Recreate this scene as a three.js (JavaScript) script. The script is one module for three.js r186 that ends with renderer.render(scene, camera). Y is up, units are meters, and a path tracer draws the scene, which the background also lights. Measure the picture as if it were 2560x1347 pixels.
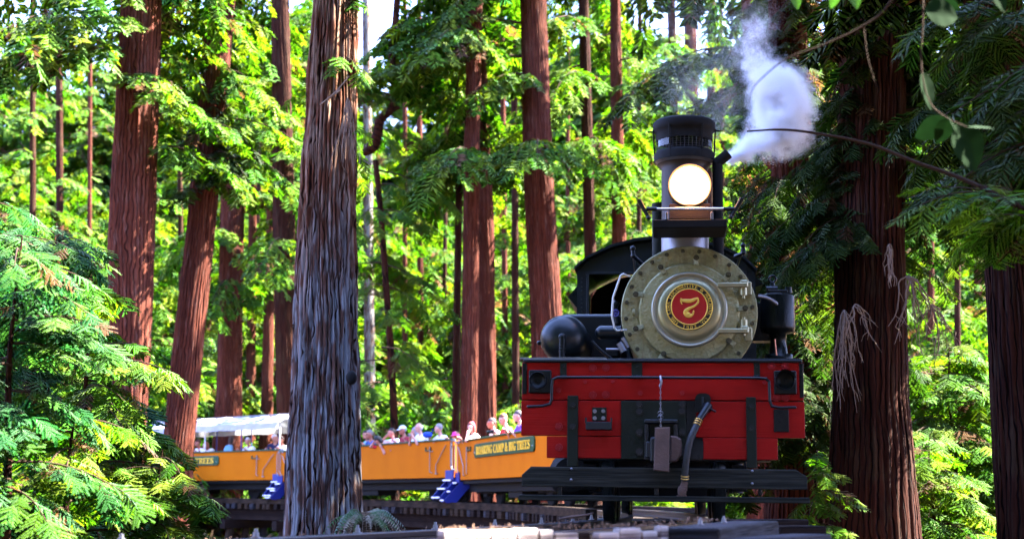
import * as THREE from 'three';
import { mergeGeometries, mergeVertices } from 'three/addons/utils/BufferGeometryUtils.js';
import { RoundedBoxGeometry } from 'three/addons/geometries/RoundedBoxGeometry.js';
import { TextGeometry } from 'three/addons/geometries/TextGeometry.js';
import { FontLoader } from 'three/addons/loaders/FontLoader.js';

// ---------------------------------------------------------------- camera, sky, sun, exposure
const scene = new THREE.Scene();
const FOCAL = 3560, W = 2560, H = 1347, PITCH = 9.1 * Math.PI / 180, EYE = 0.22;
const camera = new THREE.PerspectiveCamera(2 * Math.atan(H / 2 / FOCAL) * 180 / Math.PI, W / H, 0.1, 900);
camera.position.set(0, EYE, 0);
camera.rotation.set(PITCH, 0, 0);
camera.updateMatrixWorld(true);
camera.focus = 14.0;
camera.userData.fStop = 1.9;
scene.add(camera);

const renderer = new THREE.WebGLRenderer({ antialias: true });
renderer.toneMapping = THREE.LinearToneMapping;
renderer.toneMappingExposure = 22;
renderer.shadowMap.enabled = true;

const SUN = new THREE.Vector3(0.64, 0.74, -0.17).normalize();
{ // clear blue daylight sky, a little paler toward the horizon and round the sun
  const w = 256, h = 128, data = new Float32Array(w * h * 4);
  for (let j = 0; j < h; j++) for (let i = 0; i < w; i++) {
    const el = ((j + 0.5) / h - 0.5) * Math.PI, az = ((i + 0.5) / w - 0.5) * 2 * Math.PI;
    const y = Math.sin(el), up = Math.max(0, y);
    const x = Math.cos(el) * Math.cos(az), z = Math.cos(el) * Math.sin(az);
    const c = Math.max(0, x * SUN.x + y * SUN.y + z * SUN.z);
    const pale = Math.pow(1 - up, 4), glow = 0.2 * Math.pow(c, 12);
    const k = 4 * (j * w + i);
    data[k] = 0.42 * (0.28 + 0.22 * pale) + glow;
    data[k + 1] = 0.42 * (0.42 + 0.16 * pale) + glow * 0.95;
    data[k + 2] = 0.42 * (0.98 + 0.02 * pale) + glow * 0.8;
    data[k + 3] = 1;
  }
  const sky = new THREE.DataTexture(data, w, h, THREE.RGBAFormat, THREE.FloatType);
  sky.mapping = THREE.EquirectangularReflectionMapping;
  sky.magFilter = THREE.LinearFilter; sky.minFilter = THREE.LinearFilter;
  sky.needsUpdate = true;
  scene.background = sky;
  scene.environment = sky;
}
const sun = new THREE.DirectionalLight(new THREE.Color(1, 0.95, 0.84), 5);
sun.position.copy(SUN).multiplyScalar(120);
sun.castShadow = true;
sun.shadow.camera.left = -60; sun.shadow.camera.right = 60; sun.shadow.camera.top = 60; sun.shadow.camera.bottom = -60;
sun.shadow.camera.near = 1; sun.shadow.camera.far = 300;
sun.shadow.mapSize.set(2048, 2048);
scene.add(sun); scene.add(sun.target);

// ---------------------------------------------------------------- helpers
const V = (x = 0, y = 0, z = 0) => new THREE.Vector3(x, y, z);
const rad = d => d * Math.PI / 180;
function rngOf(seed) { let a = seed >>> 0; return () => { a = (a + 0x6D2B79F5) | 0; let t = Math.imul(a ^ (a >>> 15), 1 | a); t = (t + Math.imul(t ^ (t >>> 7), 61 | t)) ^ t; return ((t ^ (t >>> 14)) >>> 0) / 4294967296; }; }
const hash3 = (x, y, z) => { let h = Math.imul(x | 0, 374761393) + Math.imul(y | 0, 668265263) + Math.imul(z | 0, 2147483647 - 1274126177); h = Math.imul(h ^ (h >>> 13), 1274126177); return ((h ^ (h >>> 16)) >>> 0) / 4294967296; };
function noise3(x, y, z) { // value noise, 0..1
  const X = Math.floor(x), Y = Math.floor(y), Z = Math.floor(z); let u = x - X, v = y - Y, w = z - Z;
  u = u * u * (3 - 2 * u); v = v * v * (3 - 2 * v); w = w * w * (3 - 2 * w);
  const l = (a, b, t) => a + (b - a) * t;
  return l(l(l(hash3(X, Y, Z), hash3(X + 1, Y, Z), u), l(hash3(X, Y + 1, Z), hash3(X + 1, Y + 1, Z), u), v),
    l(l(hash3(X, Y, Z + 1), hash3(X + 1, Y, Z + 1), u), l(hash3(X, Y + 1, Z + 1), hash3(X + 1, Y + 1, Z + 1), u), v), w);
}
const fbm = (x, y, z, o = 4) => { let s = 0, a = 0.5, n = 0; for (let k = 0; k < o; k++) { s += a * noise3(x, y, z); n += a; a *= 0.5; x *= 2.03; y *= 2.03; z *= 2.03; } return s / n; };
const clamp = (x, a, b) => Math.min(b, Math.max(a, x));
const smooth = (a, b, x) => { const t = clamp((x - a) / (b - a), 0, 1); return t * t * (3 - 2 * t); };
// the point seen at pixel (px, py) of the 2560 x 1347 photograph, d metres in front of the lens along the level
function at(px, py, d) {
  const x = (px - W / 2) / FOCAL, y = (H / 2 - py) / FOCAL, c = Math.cos(PITCH), s = Math.sin(PITCH);
  const Y = y * c + s, Z = c - y * s;
  return V(x / Z * d, EYE + Y / Z * d, -d);
}
const names = new Map();
function numbered(n) { const k = names.get(n) || 0; names.set(n, k + 1); return k ? `${n}_${String(k).padStart(3, '0')}` : n; }
function shadows(o) { o.castShadow = true; o.receiveShadow = true; return o; }
function tag(o, label, category, group, kind) { if (label) o.userData.label = label; if (category) o.userData.category = category; if (group) o.userData.group = group; if (kind) o.userData.kind = kind; return o; }
function thing(name, label, category, pos = V(), turn = 0, group) { const o = new THREE.Group(); o.name = numbered(name); o.position.copy(pos); o.rotation.y = turn; scene.add(o); return tag(o, label, category, group); }
function plain(g) { // position, normal and uv only, no index, so that anything merges with anything
  let q = g.index ? g.toNonIndexed() : g.clone();
  for (const k of Object.keys(q.attributes)) if (!['position', 'normal', 'uv'].includes(k)) q.deleteAttribute(k);
  if (!q.attributes.normal) q.computeVertexNormals();
  if (!q.attributes.uv) q.setAttribute('uv', new THREE.BufferAttribute(new Float32Array(q.attributes.position.count * 2), 2));
  q.morphAttributes = {};
  return q;
}
function join(gs) { gs = gs.flat(9); return gs.length === 1 ? gs[0] : mergeGeometries(gs.map(plain)); }
function mesh(name, gs, mat, parent, label, kind, raw) {
  const m = shadows(new THREE.Mesh(raw ? gs : join([gs]), mat)); m.name = parent ? name : numbered(name);
  (parent || scene).add(m); if (label) m.userData.label = label; if (kind) m.userData.kind = kind; return m;
}
const M4 = () => new THREE.Matrix4();
function place(g, x = 0, y = 0, z = 0, rx = 0, ry = 0, rz = 0, s = 1) { const q = g.clone(); q.applyMatrix4(M4().compose(V(x, y, z), new THREE.Quaternion().setFromEuler(new THREE.Euler(rx, ry, rz)), typeof s === 'number' ? V(s, s, s) : s)); return q; }
function box(w, h, d, x = 0, y = 0, z = 0, r = 0.006) { // metres as uv
  const k = Math.min(r, w * 0.3, h * 0.3, d * 0.3), g = plain(new RoundedBoxGeometry(w, h, d, 1, k)); boxUV(g); g.translate(x, y, z); return g;
}
function boxUV(g) { const p = g.attributes.position, n = g.attributes.normal, uv = g.attributes.uv; for (let i = 0; i < p.count; i++) { const ax = Math.abs(n.getX(i)), ay = Math.abs(n.getY(i)), az = Math.abs(n.getZ(i)); if (ax > ay && ax > az) uv.setXY(i, p.getZ(i), p.getY(i)); else if (ay > az) uv.setXY(i, p.getX(i), p.getZ(i)); else uv.setXY(i, p.getX(i), p.getY(i)); } return g; }
const cyl = (r0, r1, h, n = 24, open = false) => new THREE.CylinderGeometry(r0, r1, h, n, 1, open);
const cylZ = (r0, r1, h, n = 24) => cyl(r0, r1, h, n).rotateX(Math.PI / 2); // r0 towards +z
const cylX = (r, h, n = 16) => cyl(r, r, h, n).rotateZ(Math.PI / 2);
function tube(pts, r, n = 8, seg, tension = 0.5) { const c = new THREE.CatmullRomCurve3(pts, false, 'catmullrom', tension); return new THREE.TubeGeometry(c, seg || Math.max(4, pts.length * 5), r, n, false); }
function poly(pts, r, n = 8) { return pts.slice(1).map((b, i) => rod(pts[i], b, r, r, n)).concat(pts.slice(1, -1).map(p => new THREE.SphereGeometry(r, n, 6).translate(p.x, p.y, p.z))); }
function rod(a, b, r0, r1 = r0, n = 8) { const d = b.clone().sub(a), L = d.length(); const g = cyl(r1, r0, L, n); g.applyMatrix4(M4().compose(a.clone().add(b).multiplyScalar(0.5), new THREE.Quaternion().setFromUnitVectors(V(0, 1, 0), d.normalize()), V(1, 1, 1))); return g; }
function taperTube(pts, radii, n = 7, seg = 16) { // a limb that tapers
  const c = new THREE.CatmullRomCurve3(pts), g = new THREE.TubeGeometry(c, seg, 1, n, false), p = g.attributes.position, ctr = [];
  for (let i = 0; i <= seg; i++) ctr.push(c.getPointAt(i / seg));
  for (let i = 0; i <= seg; i++) { const t = i / seg * (radii.length - 1), k = Math.min(radii.length - 2, Math.floor(t)), r = radii[k] + (radii[k + 1] - radii[k]) * (t - k); for (let j = 0; j <= n; j++) { const q = i * (n + 1) + j; p.setXYZ(q, ctr[i].x + (p.getX(q) - ctr[i].x) * r, ctr[i].y + (p.getY(q) - ctr[i].y) * r, ctr[i].z + (p.getZ(q) - ctr[i].z) * r); } }
  return g;
}
const lathe = (pts, n = 40) => new THREE.LatheGeometry(pts.map(p => new THREE.Vector2(p[0], p[1])), n);
function prism(pts, depth, bevel = 0) { const s = new THREE.Shape(pts.map(p => new THREE.Vector2(p[0], p[1]))); const g = new THREE.ExtrudeGeometry(s, { depth, bevelEnabled: bevel > 0, bevelSize: bevel, bevelThickness: bevel, bevelOffset: -bevel, bevelSegments: 1, curveSegments: 10 }); return g; }
function hexBolt(r, h, washer = 0) { const g = [cyl(r, r, h, 6).rotateX(Math.PI / 2).translate(0, 0, h / 2)]; if (washer) g.push(cyl(washer, washer, h * 0.3, 16).rotateX(Math.PI / 2).translate(0, 0, h * 0.15)); return join(g); }

// ---------------------------------------------------------------- computed textures
function tex(w, h, f, srgb = true, rep) {
  const d = new Uint8Array(w * h * 4);
  for (let j = 0; j < h; j++) for (let i = 0; i < w; i++) { const c = f(i / w, j / h), k = 4 * (j * w + i); for (let q = 0; q < 3; q++) { const v = clamp(typeof c === 'number' ? c : c[q], 0, 1); d[k + q] = 255 * (srgb ? (v <= 0.0031308 ? v * 12.92 : 1.055 * Math.pow(v, 1 / 2.4) - 0.055) : v); } d[k + 3] = 255; }
  const t = new THREE.DataTexture(d, w, h, THREE.RGBAFormat); t.wrapS = t.wrapT = THREE.RepeatWrapping; t.magFilter = THREE.LinearFilter; t.minFilter = THREE.LinearMipmapLinearFilter; t.generateMipmaps = true;
  if (srgb) t.colorSpace = THREE.SRGBColorSpace; if (rep) t.repeat.set(rep[0], rep[1]); t.needsUpdate = true; return t;
}
// noise that repeats after n cells in both directions
function tnoise(u, v, nu, nv, s = 0) { const x = u * nu, y = v * nv, X = Math.floor(x), Y = Math.floor(y); let a = x - X, b = y - Y; a = a * a * (3 - 2 * a); b = b * b * (3 - 2 * b); const h = (i, j) => hash3(((i % nu) + nu) % nu, ((j % nv) + nv) % nv, s); return (h(X, Y) * (1 - a) + h(X + 1, Y) * a) * (1 - b) + (h(X, Y + 1) * (1 - a) + h(X + 1, Y + 1) * a) * b; }
const tfbm = (u, v, nu, nv, o = 4, s = 0) => { let q = 0, a = 0.5, n = 0; for (let k = 0; k < o; k++) { q += a * tnoise(u, v, nu, nv, s + k * 17); n += a; a *= 0.5; nu *= 2; nv *= 2; } return q / n; };
const mix3 = (a, b, t) => [a[0] + (b[0] - a[0]) * t, a[1] + (b[1] - a[1]) * t, a[2] + (b[2] - a[2]) * t];
const lin = (r, g, b) => new THREE.Color().setRGB(r, g, b);
const std = (o) => new THREE.MeshStandardMaterial(o), phy = (o) => new THREE.MeshPhysicalMaterial(o);

// ---------------------------------------------------------------- bark, leaf and soil materials
// furrowed bark: braided ridges parted by cracks, fibres along them; one tile is 1.1 m round by 2.4 m up
function barkAt(u, v, s) {
  const w = 0.055 * (tfbm(u, v, 5, 7, 3, s) - 0.5) * 2, K = 11, x = (u + w) * K, i = Math.floor(x), f = x - i, q = Math.min(f, 1 - f), id = ((i % K) + K) % K;
  const wide = 0.10 + 0.12 * tnoise(u, v, K, 9, s + 3), crack = smooth(0.02, wide, q), fibre = tfbm(u + w * 0.7, v, 88, 16, 3, s + 9), chip = tnoise(id / K + 0.03, v, K * 3, 14, s + 21);
  return { h: crack * (0.62 + 0.25 * chip) + 0.25 * fibre, crack, fibre, tone: tnoise(id / K + 0.01, v, K, 5, s + 30) };
}
function barkMaterial(dark, light, moss, mossAmount, s) {
  const W0 = 512, H0 = 1024, cells = new Array(W0 * H0);
  const map = tex(W0, H0, (u, v) => {
    const k = barkAt(u, v, s); cells[Math.round(v * H0) * W0 + Math.round(u * W0)] = k.h;
    let c = mix3(dark, light, clamp(k.crack * (0.15 + 0.55 * k.fibre + 0.45 * k.tone), 0, 1));
    const patch = 0.38 * tfbm(u, v, 4, 4, 3, s + 40) + 0.34 * tnoise(u, v, 22, 9, s + 44) + 0.28 * tfbm(u, v, 66, 24, 2, s + 47);
    return mix3(c, moss, smooth(0.56 - 0.22 * mossAmount, 0.80 - 0.18 * mossAmount, patch) * smooth(0.35, 0.75, k.crack) * Math.min(1, 0.35 + 0.65 * mossAmount));
  });
  const bump = tex(W0, H0, (u, v) => cells[Math.round(v * H0) * W0 + Math.round(u * W0)], false);
  return phy({ map, bumpMap: bump, bumpScale: 0.035, roughness: 0.95, specularIntensity: 0.15 });
}
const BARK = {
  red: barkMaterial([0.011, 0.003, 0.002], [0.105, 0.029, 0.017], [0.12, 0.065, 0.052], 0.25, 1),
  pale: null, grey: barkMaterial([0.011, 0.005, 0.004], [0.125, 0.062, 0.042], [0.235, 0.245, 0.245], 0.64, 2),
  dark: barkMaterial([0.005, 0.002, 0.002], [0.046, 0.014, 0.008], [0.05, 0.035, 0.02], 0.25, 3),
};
BARK.grey.vertexColors = true; BARK.pale = BARK.grey.clone(); BARK.pale.vertexColors = false;
const twigMat = phy({ color: lin(0.035, 0.020, 0.013), roughness: 0.9, specularIntensity: 0.2 });
const paleTwigMat = phy({ color: lin(0.20, 0.14, 0.105), roughness: 0.9, specularIntensity: 0.2 });
const leafMat = phy({ color: 0xffffff, roughness: 0.92, transmission: 0.65, thickness: 0, side: THREE.DoubleSide, specularIntensity: 0.25 });
const soilMat = phy({ specularIntensity: 0.2, map: tex(512, 512, (u, v) => mix3([0.045, 0.028, 0.017], [0.13, 0.085, 0.05], smooth(0.3, 0.75, 0.5 * tfbm(u, v, 9, 9, 4, 70) + 0.5 * tfbm(u, v, 60, 60, 2, 75)))), bumpMap: tex(512, 512, (u, v) => tfbm(u, v, 40, 40, 4, 80), false), bumpScale: 0.05, roughness: 1 });

// ---------------------------------------------------------------- track line (shared by ground, rails and train)
const TRACK = new THREE.CatmullRomCurve3([[-8.6, -4], [-4.2, 0.2], [-2.55, 3.6], [-1.1, 7.3], [0.42, 11.2], [1.3, 13.9], [1.86, 17.2], [2.1, 21.3], [1.98, 26], [1.45, 31], [0.42, 35.4], [-2.1, 41], [-5.4, 46.4], [-9.3, 51.2], [-14.2, 55.2], [-20.5, 58.2], [-28, 60]].map(([x, d]) => V(x, 0.0075 * Math.max(0, d - 32), -d)), false, 'centripetal');
const TRACK_LEN = TRACK.getLength(); TRACK.arcLengthDivisions = 800; TRACK.updateArcLengths();
const trackPts = TRACK.getSpacedPoints(400);
const trackAt = s => { const u = clamp(s / TRACK_LEN, 0, 1), p = TRACK.getPointAt(u), t = TRACK.getTangentAt(u); return { p, t, right: V(-t.z, 0, t.x).normalize() }; };
function trackDist(x, z) { let b = 1e9, q = null; for (let i = 0; i < trackPts.length; i += 2) { const p = trackPts[i], e = (p.x - x) ** 2 + (p.z - z) ** 2; if (e < b) { b = e; q = p; } } return [Math.sqrt(b), -q.z]; }
function trackS(d) { let lo = 0, hi = TRACK_LEN; for (let k = 0; k < 40; k++) { const m = (lo + hi) / 2; if (-TRACK.getPointAt(m / TRACK_LEN).z < d) lo = m; else hi = m; } return lo; }
function groundY(x, z) {
  const d = -z; let y = -1.25 - 0.9 * smooth(18, 34, d) - 0.8 * smooth(-2, -9, x) * smooth(12, 30, d);
  y += 0.55 * smooth(2.5, 7, x);
  y += 0.52 * clamp(d - 55, 0, 60) * smooth(50, 66, d) + 14 * smooth(110, 320, d);
  y += 0.35 * (fbm(x * 0.12, z * 0.12, 3, 3) - 0.5) + 0.10 * (fbm(x * 0.8, z * 0.8, 7, 2) - 0.5);
  if (Math.abs(x) < 45 && d < 75 && d > -6) { const [e, td] = trackDist(x, z); const bank = smooth(3.2, 1.0, e) * (1 - smooth(19.5, 23.5, td)); y = y * (1 - bank) + (-0.40 + 0.06 * fbm(x * 2, z * 2, 1, 2)) * bank; }
  return y;
}
{ // forest floor: fine near the track, coarse to the horizon
  const xs = [], zs = [];
  for (let x = -420; x <= 420;) { xs.push(x); x += Math.abs(x + 0.01) < 14 ? 0.5 : Math.abs(x) < 50 ? 2.5 : 30; }
  for (let z = 120; z >= -620;) { zs.push(z); z -= (z < 3 && z > -66) ? 0.6 : (z < 20 && z > -150) ? 3 : 30; }
  const pos = [], uv = [], idx = [];
  for (const z of zs) for (const x of xs) { pos.push(x, groundY(x, z), z); uv.push(x / 2.5, z / 2.5); }
  for (let j = 0; j + 1 < zs.length; j++) for (let i = 0; i + 1 < xs.length; i++) { const a = j * xs.length + i, b = a + 1, c = a + xs.length, e = c + 1; idx.push(a, b, c, b, e, c); }
  const g = new THREE.BufferGeometry(); g.setAttribute('position', new THREE.Float32BufferAttribute(pos, 3)); g.setAttribute('uv', new THREE.Float32BufferAttribute(uv, 2)); g.setIndex(idx); g.computeVertexNormals();
  const m = shadows(new THREE.Mesh(g, soilMat)); m.name = 'ground'; scene.add(m); tag(m, 'shaded brown forest floor under the railway and the redwoods', 'ground', null, 'structure');
}

// ---------------------------------------------------------------- foliage sprays (one unit long along +x, flat in xz)
function sprayGeo(seed, shoots, mode) {
  const r = rngOf(seed), pos = [], nor = [], uvs = [];
  const tri = (a, b, c) => { const n = b.clone().sub(a).cross(c.clone().sub(a)).normalize(); if (n.y < 0) n.negate(); for (const p of [a, b, c]) { pos.push(p.x, p.y, p.z); nor.push(n.x, n.y, n.z); uvs.push(p.x, p.z); } };
  const sag = x => -0.16 * x * x;
  const shoot = (x0, ang, len, tilt, roll) => {
    const d = V(Math.cos(ang), tilt, Math.sin(ang)).normalize(), side = V(-Math.sin(ang), roll, Math.cos(ang)).normalize(), o = V(x0, sag(x0), 0);
    const P = (t, w) => o.clone().addScaledVector(d, len * t).addScaledVector(side, w).add(V(0, -0.12 * len * t * t, 0));
    if (mode === 'needle') {
      const n = Math.max(4, Math.round(len / 0.036));
      for (let k = 0; k < n; k++) { const t = (k + 0.5) / n, w = 0.064 * Math.sin(Math.PI * (0.18 + 0.74 * t)) * (0.8 + 0.4 * r()); for (const s of [-1, 1]) { const a = P(t - 0.42 / n, 0), b = P(t + 0.5 / n, 0), c = P(t + 0.03 / len * 0.9, s * w); c.y += 0.006 * (r() - 0.5); tri(a, b, c); } }
    } else if (mode === 'blade') {
      const n = 4, w = 0.045 * (0.8 + 0.5 * r());
      for (let k = 0; k < n; k++) for (const s of [-1, 1]) { const t = k / n; tri(P(t, 0), P(t + 1 / n, 0), P(t + 0.9 / n + 0.05, s * w * (1 - 0.4 * t))); tri(P(t, 0), P(t + 0.9 / n + 0.05, s * w * (1 - 0.4 * t)), P(t + 0.28 / n, s * w * 0.75)); }
    } else { const w = 0.075 * (0.7 + 0.7 * r()); tri(P(0, 0), P(1, 0), P(0.55, w)); tri(P(0, 0), P(1, 0), P(0.5, -w)); }
  };
  for (let k = 0; k < shoots; k++) { const x = 0.06 + 0.86 * (k + 0.3 * r()) / shoots, s = k % 2 ? 1 : -1, len = (0.14 + 0.36 * Math.sin(Math.PI * (0.22 + 0.7 * x))) * (0.75 + 0.5 * r()); shoot(x, s * rad(38 + 24 * r()), len, (r() - 0.5) * 0.35, (r() - 0.5) * 0.7); }
  shoot(0.7, (r() - 0.5) * 0.3, 0.32, 0, (r() - 0.5) * 0.5);
  if (mode !== 'coarse') { const a = V(0, 0, 0), w = 0.006; for (let k = 0; k < 4; k++) { const x = k / 4 * 0.95, y = (k + 1) / 4 * 0.95; tri(V(x, sag(x), -w), V(y, sag(y), -w), V(y, sag(y), w)); tri(V(x, sag(x), -w), V(y, sag(y), w), V(x, sag(x), w)); } }
  const g = new THREE.BufferGeometry(); g.setAttribute('position', new THREE.Float32BufferAttribute(pos, 3)); g.setAttribute('normal', new THREE.Float32BufferAttribute(nor, 3)); g.setAttribute('uv', new THREE.Float32BufferAttribute(uvs, 2)); return g;
}
const SPRAY = { needle: [sprayGeo(11, 16, 'needle'), sprayGeo(12, 14, 'needle')], blade: [sprayGeo(21, 15, 'blade'), sprayGeo(22, 13, 'blade')], coarse: [sprayGeo(31, 14, 'coarse'), sprayGeo(32, 12, 'coarse')] };
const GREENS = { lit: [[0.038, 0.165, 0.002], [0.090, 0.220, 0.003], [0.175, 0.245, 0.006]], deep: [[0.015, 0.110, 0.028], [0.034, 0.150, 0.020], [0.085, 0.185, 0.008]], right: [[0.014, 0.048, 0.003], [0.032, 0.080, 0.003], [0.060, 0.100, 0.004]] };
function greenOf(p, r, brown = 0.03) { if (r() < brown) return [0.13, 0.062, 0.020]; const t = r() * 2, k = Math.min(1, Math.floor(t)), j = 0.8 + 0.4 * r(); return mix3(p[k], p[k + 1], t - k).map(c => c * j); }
class Leaves { // collects sprays, then makes one instanced mesh per shape
  constructor(mode, palette, seed, brown) { this.mode = mode; this.pal = GREENS[palette]; this.r = rngOf(seed); this.brown = brown; this.list = [[], []]; this.cols = [[], []]; }
  add(p, yaw, pitch, roll, s) { if (this.keepOut && this.keepOut(p)) return; const i = this.r() < 0.5 ? 0 : 1; this.list[i].push(M4().compose(p, new THREE.Quaternion().setFromEuler(new THREE.Euler(roll, yaw, pitch, 'YZX')), V(s, s, s * (0.8 + 0.4 * this.r())))); this.cols[i].push(greenOf(this.pal, this.r, this.brown)); }
  get count() { return this.list[0].length + this.list[1].length; }
  build(name, parent) {
    const c = new THREE.Color(), made = [];
    this.list.forEach((l, i) => { if (!l.length) return; const m = shadows(new THREE.InstancedMesh(SPRAY[this.mode][i], leafMat, l.length)); l.forEach((q, k) => { m.setMatrixAt(k, q); m.setColorAt(k, c.setRGB(...this.cols[i][k])); }); m.name = name; m.userData.kind = 'stuff'; (parent || scene).add(m); made.push(m); });
    return made;
  }
}
// a drooping branch: wood into WOOD, sprays into LEAVES
function bough(wood, lv, base, az, len, o) {
  const r = lv.r, rise = o.rise ?? 0.15, droop = o.droop ?? 0.5, sz = o.size, P = t => V(base.x + Math.cos(az) * len * t, base.y + len * (rise * t - droop * t * t), base.z - Math.sin(az) * len * t);
  const slope = t => Math.atan(rise - 2 * droop * t);
  if (wood) wood.push(taperTube([P(0), P(0.35), P(0.7), P(1)], [o.thick ?? 0.012 * len + 0.006, 0.004 + 0.004 * len, 0.004], 5, 7));
  const step = o.step ?? sz * 0.22; let side = r() < 0.5 ? 1 : -1;
  for (let x = len * (o.bare ?? 0.15); x < len; x += step * (0.7 + 0.6 * r())) {
    const t = x / len, p = P(t); side = -side;
    const L = o.sub ? o.sub * len * (1 - 0.55 * t) * (0.7 + 0.6 * r()) : 0;
    if (L > sz * 0.8) { bough(o.subWood ? wood : null, lv, p, az + side * rad(40 + 25 * r()), L, { ...o, sub: 0, rise: Math.tan(slope(t)) * 0.6, droop: droop * 0.7, bare: 0.05, step: sz * 0.24, thick: 0.008 }); }
    else lv.add(p.add(V(0, 0.05 * sz * (r() - 0.5), 0)), az + side * rad(25 + 40 * r()), slope(t) * 0.8 - 0.15 - 0.35 * r() * (o.hang ?? 1), (r() - 0.5) * 0.9, sz * (0.5 + 0.9 * r()));
  }
  lv.add(P(0.97), az, slope(1), (r() - 0.5) * 0.5, sz);
}
// ---------------------------------------------------------------- trunks
function trunkGeo(axis, o) { // axis: [y, x, z, radius] from the ground up
  const nr = o.nr, ys = [], y0 = axis[0][0], y1 = axis[axis.length - 1][0];
  for (let y = y0; y < y1;) { ys.push(y); y += y < o.fineTo ? o.dy : 1.6; } ys.push(y1);
  const K = Math.max(9, Math.round(2 * Math.PI * axis[0][3] / o.furrow)), pos = [], uv = [], idx = [], turns = Math.max(1, Math.round(2 * Math.PI * axis[0][3] / 1.1));
  for (const y of ys) {
    let k = 0; while (k < axis.length - 2 && axis[k + 1][0] < y) k++;
    const a = axis[k], b = axis[k + 1], t = clamp((y - a[0]) / (b[0] - a[0]), 0, 1), cx = a[1] + (b[1] - a[1]) * t, cz = a[2] + (b[2] - a[2]) * t, R = a[3] + (b[3] - a[3]) * t;
    for (let i = 0; i <= nr; i++) {
      const th = (i % nr) / nr * 2 * Math.PI, c = Math.cos(th), s = Math.sin(th);
      const wob = 2.4 * (noise3(c * 2.2 + o.seed, y * 0.42, s * 2.2) - 0.5) + 0.9 * (noise3(c * 6 + o.seed, y * 1.1, s * 6) - 0.5);
      const ph = th * K / 2 + wob * 3.0, ridge = Math.pow(Math.abs(Math.sin(ph)), 0.38), brk = noise3(Math.floor(ph / Math.PI) * 3.7 + o.seed, y * 1.3, 5);
      const plate = 0.5 * noise3(Math.floor(ph / Math.PI) * 1.7, y * 3.2, o.seed);
      const rr = R * (1 + 0.07 * (noise3(c * 1.2 + o.seed, y * 0.18, s * 1.2) - 0.5) * 2) + o.depth * (ridge * (0.55 + 0.6 * brk) + 0.35 * plate - 0.8);
      pos.push(cx + c * rr, y, cz - s * rr); uv.push(i / nr * turns, y / 2.4);
    }
  }
  for (let j = 0; j + 1 < ys.length; j++) for (let i = 0; i < nr; i++) { const a = j * (nr + 1) + i, b = a + 1, c = a + nr + 1, e = c + 1; idx.push(a, b, c, b, e, c); }
  const g = new THREE.BufferGeometry(); g.setAttribute('position', new THREE.Float32BufferAttribute(pos, 3)); g.setAttribute('uv', new THREE.Float32BufferAttribute(uv, 2)); g.setIndex(idx); g.computeVertexNormals();
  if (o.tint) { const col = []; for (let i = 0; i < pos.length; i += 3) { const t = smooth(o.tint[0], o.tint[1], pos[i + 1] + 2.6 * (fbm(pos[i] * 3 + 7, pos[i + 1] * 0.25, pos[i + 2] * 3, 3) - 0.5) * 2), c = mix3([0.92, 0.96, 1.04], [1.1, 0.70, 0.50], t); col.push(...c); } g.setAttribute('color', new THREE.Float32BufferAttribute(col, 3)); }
  const n = g.attributes.normal; // close the seam
  for (let j = 0; j < ys.length; j++) { const a = j * (nr + 1), b = a + nr; const v = V(n.getX(a) + n.getX(b), n.getY(a) + n.getY(b), n.getZ(a) + n.getZ(b)).normalize(); n.setXYZ(a, v.x, v.y, v.z); n.setXYZ(b, v.x, v.y, v.z); }
  return g;
}
// spans: rows [py, left px, right px] of the trunk in the photograph, d metres away
function trunkAxis(d, spans, top) {
  const rows = spans.map(([py, l, r]) => { const a = at(l, py, d), b = at(r, py, d); return [a.y, (a.x + b.x) / 2, -d, (b.x - a.x) / 2]; }).sort((a, b) => a[0] - b[0]);
  const f = rows[0], g = rows[1], e = rows[rows.length - 1], p = rows[rows.length - 2];
  const gy = groundY(f[1], -d) - 0.3, k0 = (f[0] - gy) / (g[0] - f[0]), base = [gy, f[1] + (f[1] - g[1]) * Math.min(1, k0), -d, f[3] * (1.12 + 0.06 * (f[0] - gy))];
  const k1 = (top - e[0]) / (e[0] - p[0]), end = [top, e[1] + (e[1] - p[1]) * Math.min(0.8, k1), -d, Math.max(0.06, e[3] * 0.35)];
  return [...(base[0] < f[0] - 0.2 ? [base] : []), ...rows, end];
}
function tree(name, label, d, spans, o = {}) {
  const ax = trunkAxis(d, spans, o.top ?? 26), x0 = ax[0][1], t = thing(name, label, 'tree', V(x0, 0, -d), 0, o.group);
  const local = ax.map(a => [a[0], a[1] - x0, 0, a[3]]), R = local[0][3], px = R * 2 * FOCAL / d;
  const nr = o.nr ?? clamp(Math.round(px * 1.3), 40, 300);
  const b = mesh('trunk', trunkGeo(local, { nr, dy: o.dy ?? clamp(d * 0.008, 0.1, 0.5), fineTo: d * 0.40, furrow: o.furrow ?? 0.12, depth: o.depth ?? Math.min(0.055, R * 0.11), seed: o.seed ?? d, tint: o.tint }), BARK[o.bark ?? 'red'], t, null, null, !!o.tint);
  if (o.crown) crown(t, local, o);
  return t;
}
function crown(t, local, o) { for (const c of [o.crown].flat()) crownTier(t, local, o, c); }
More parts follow.
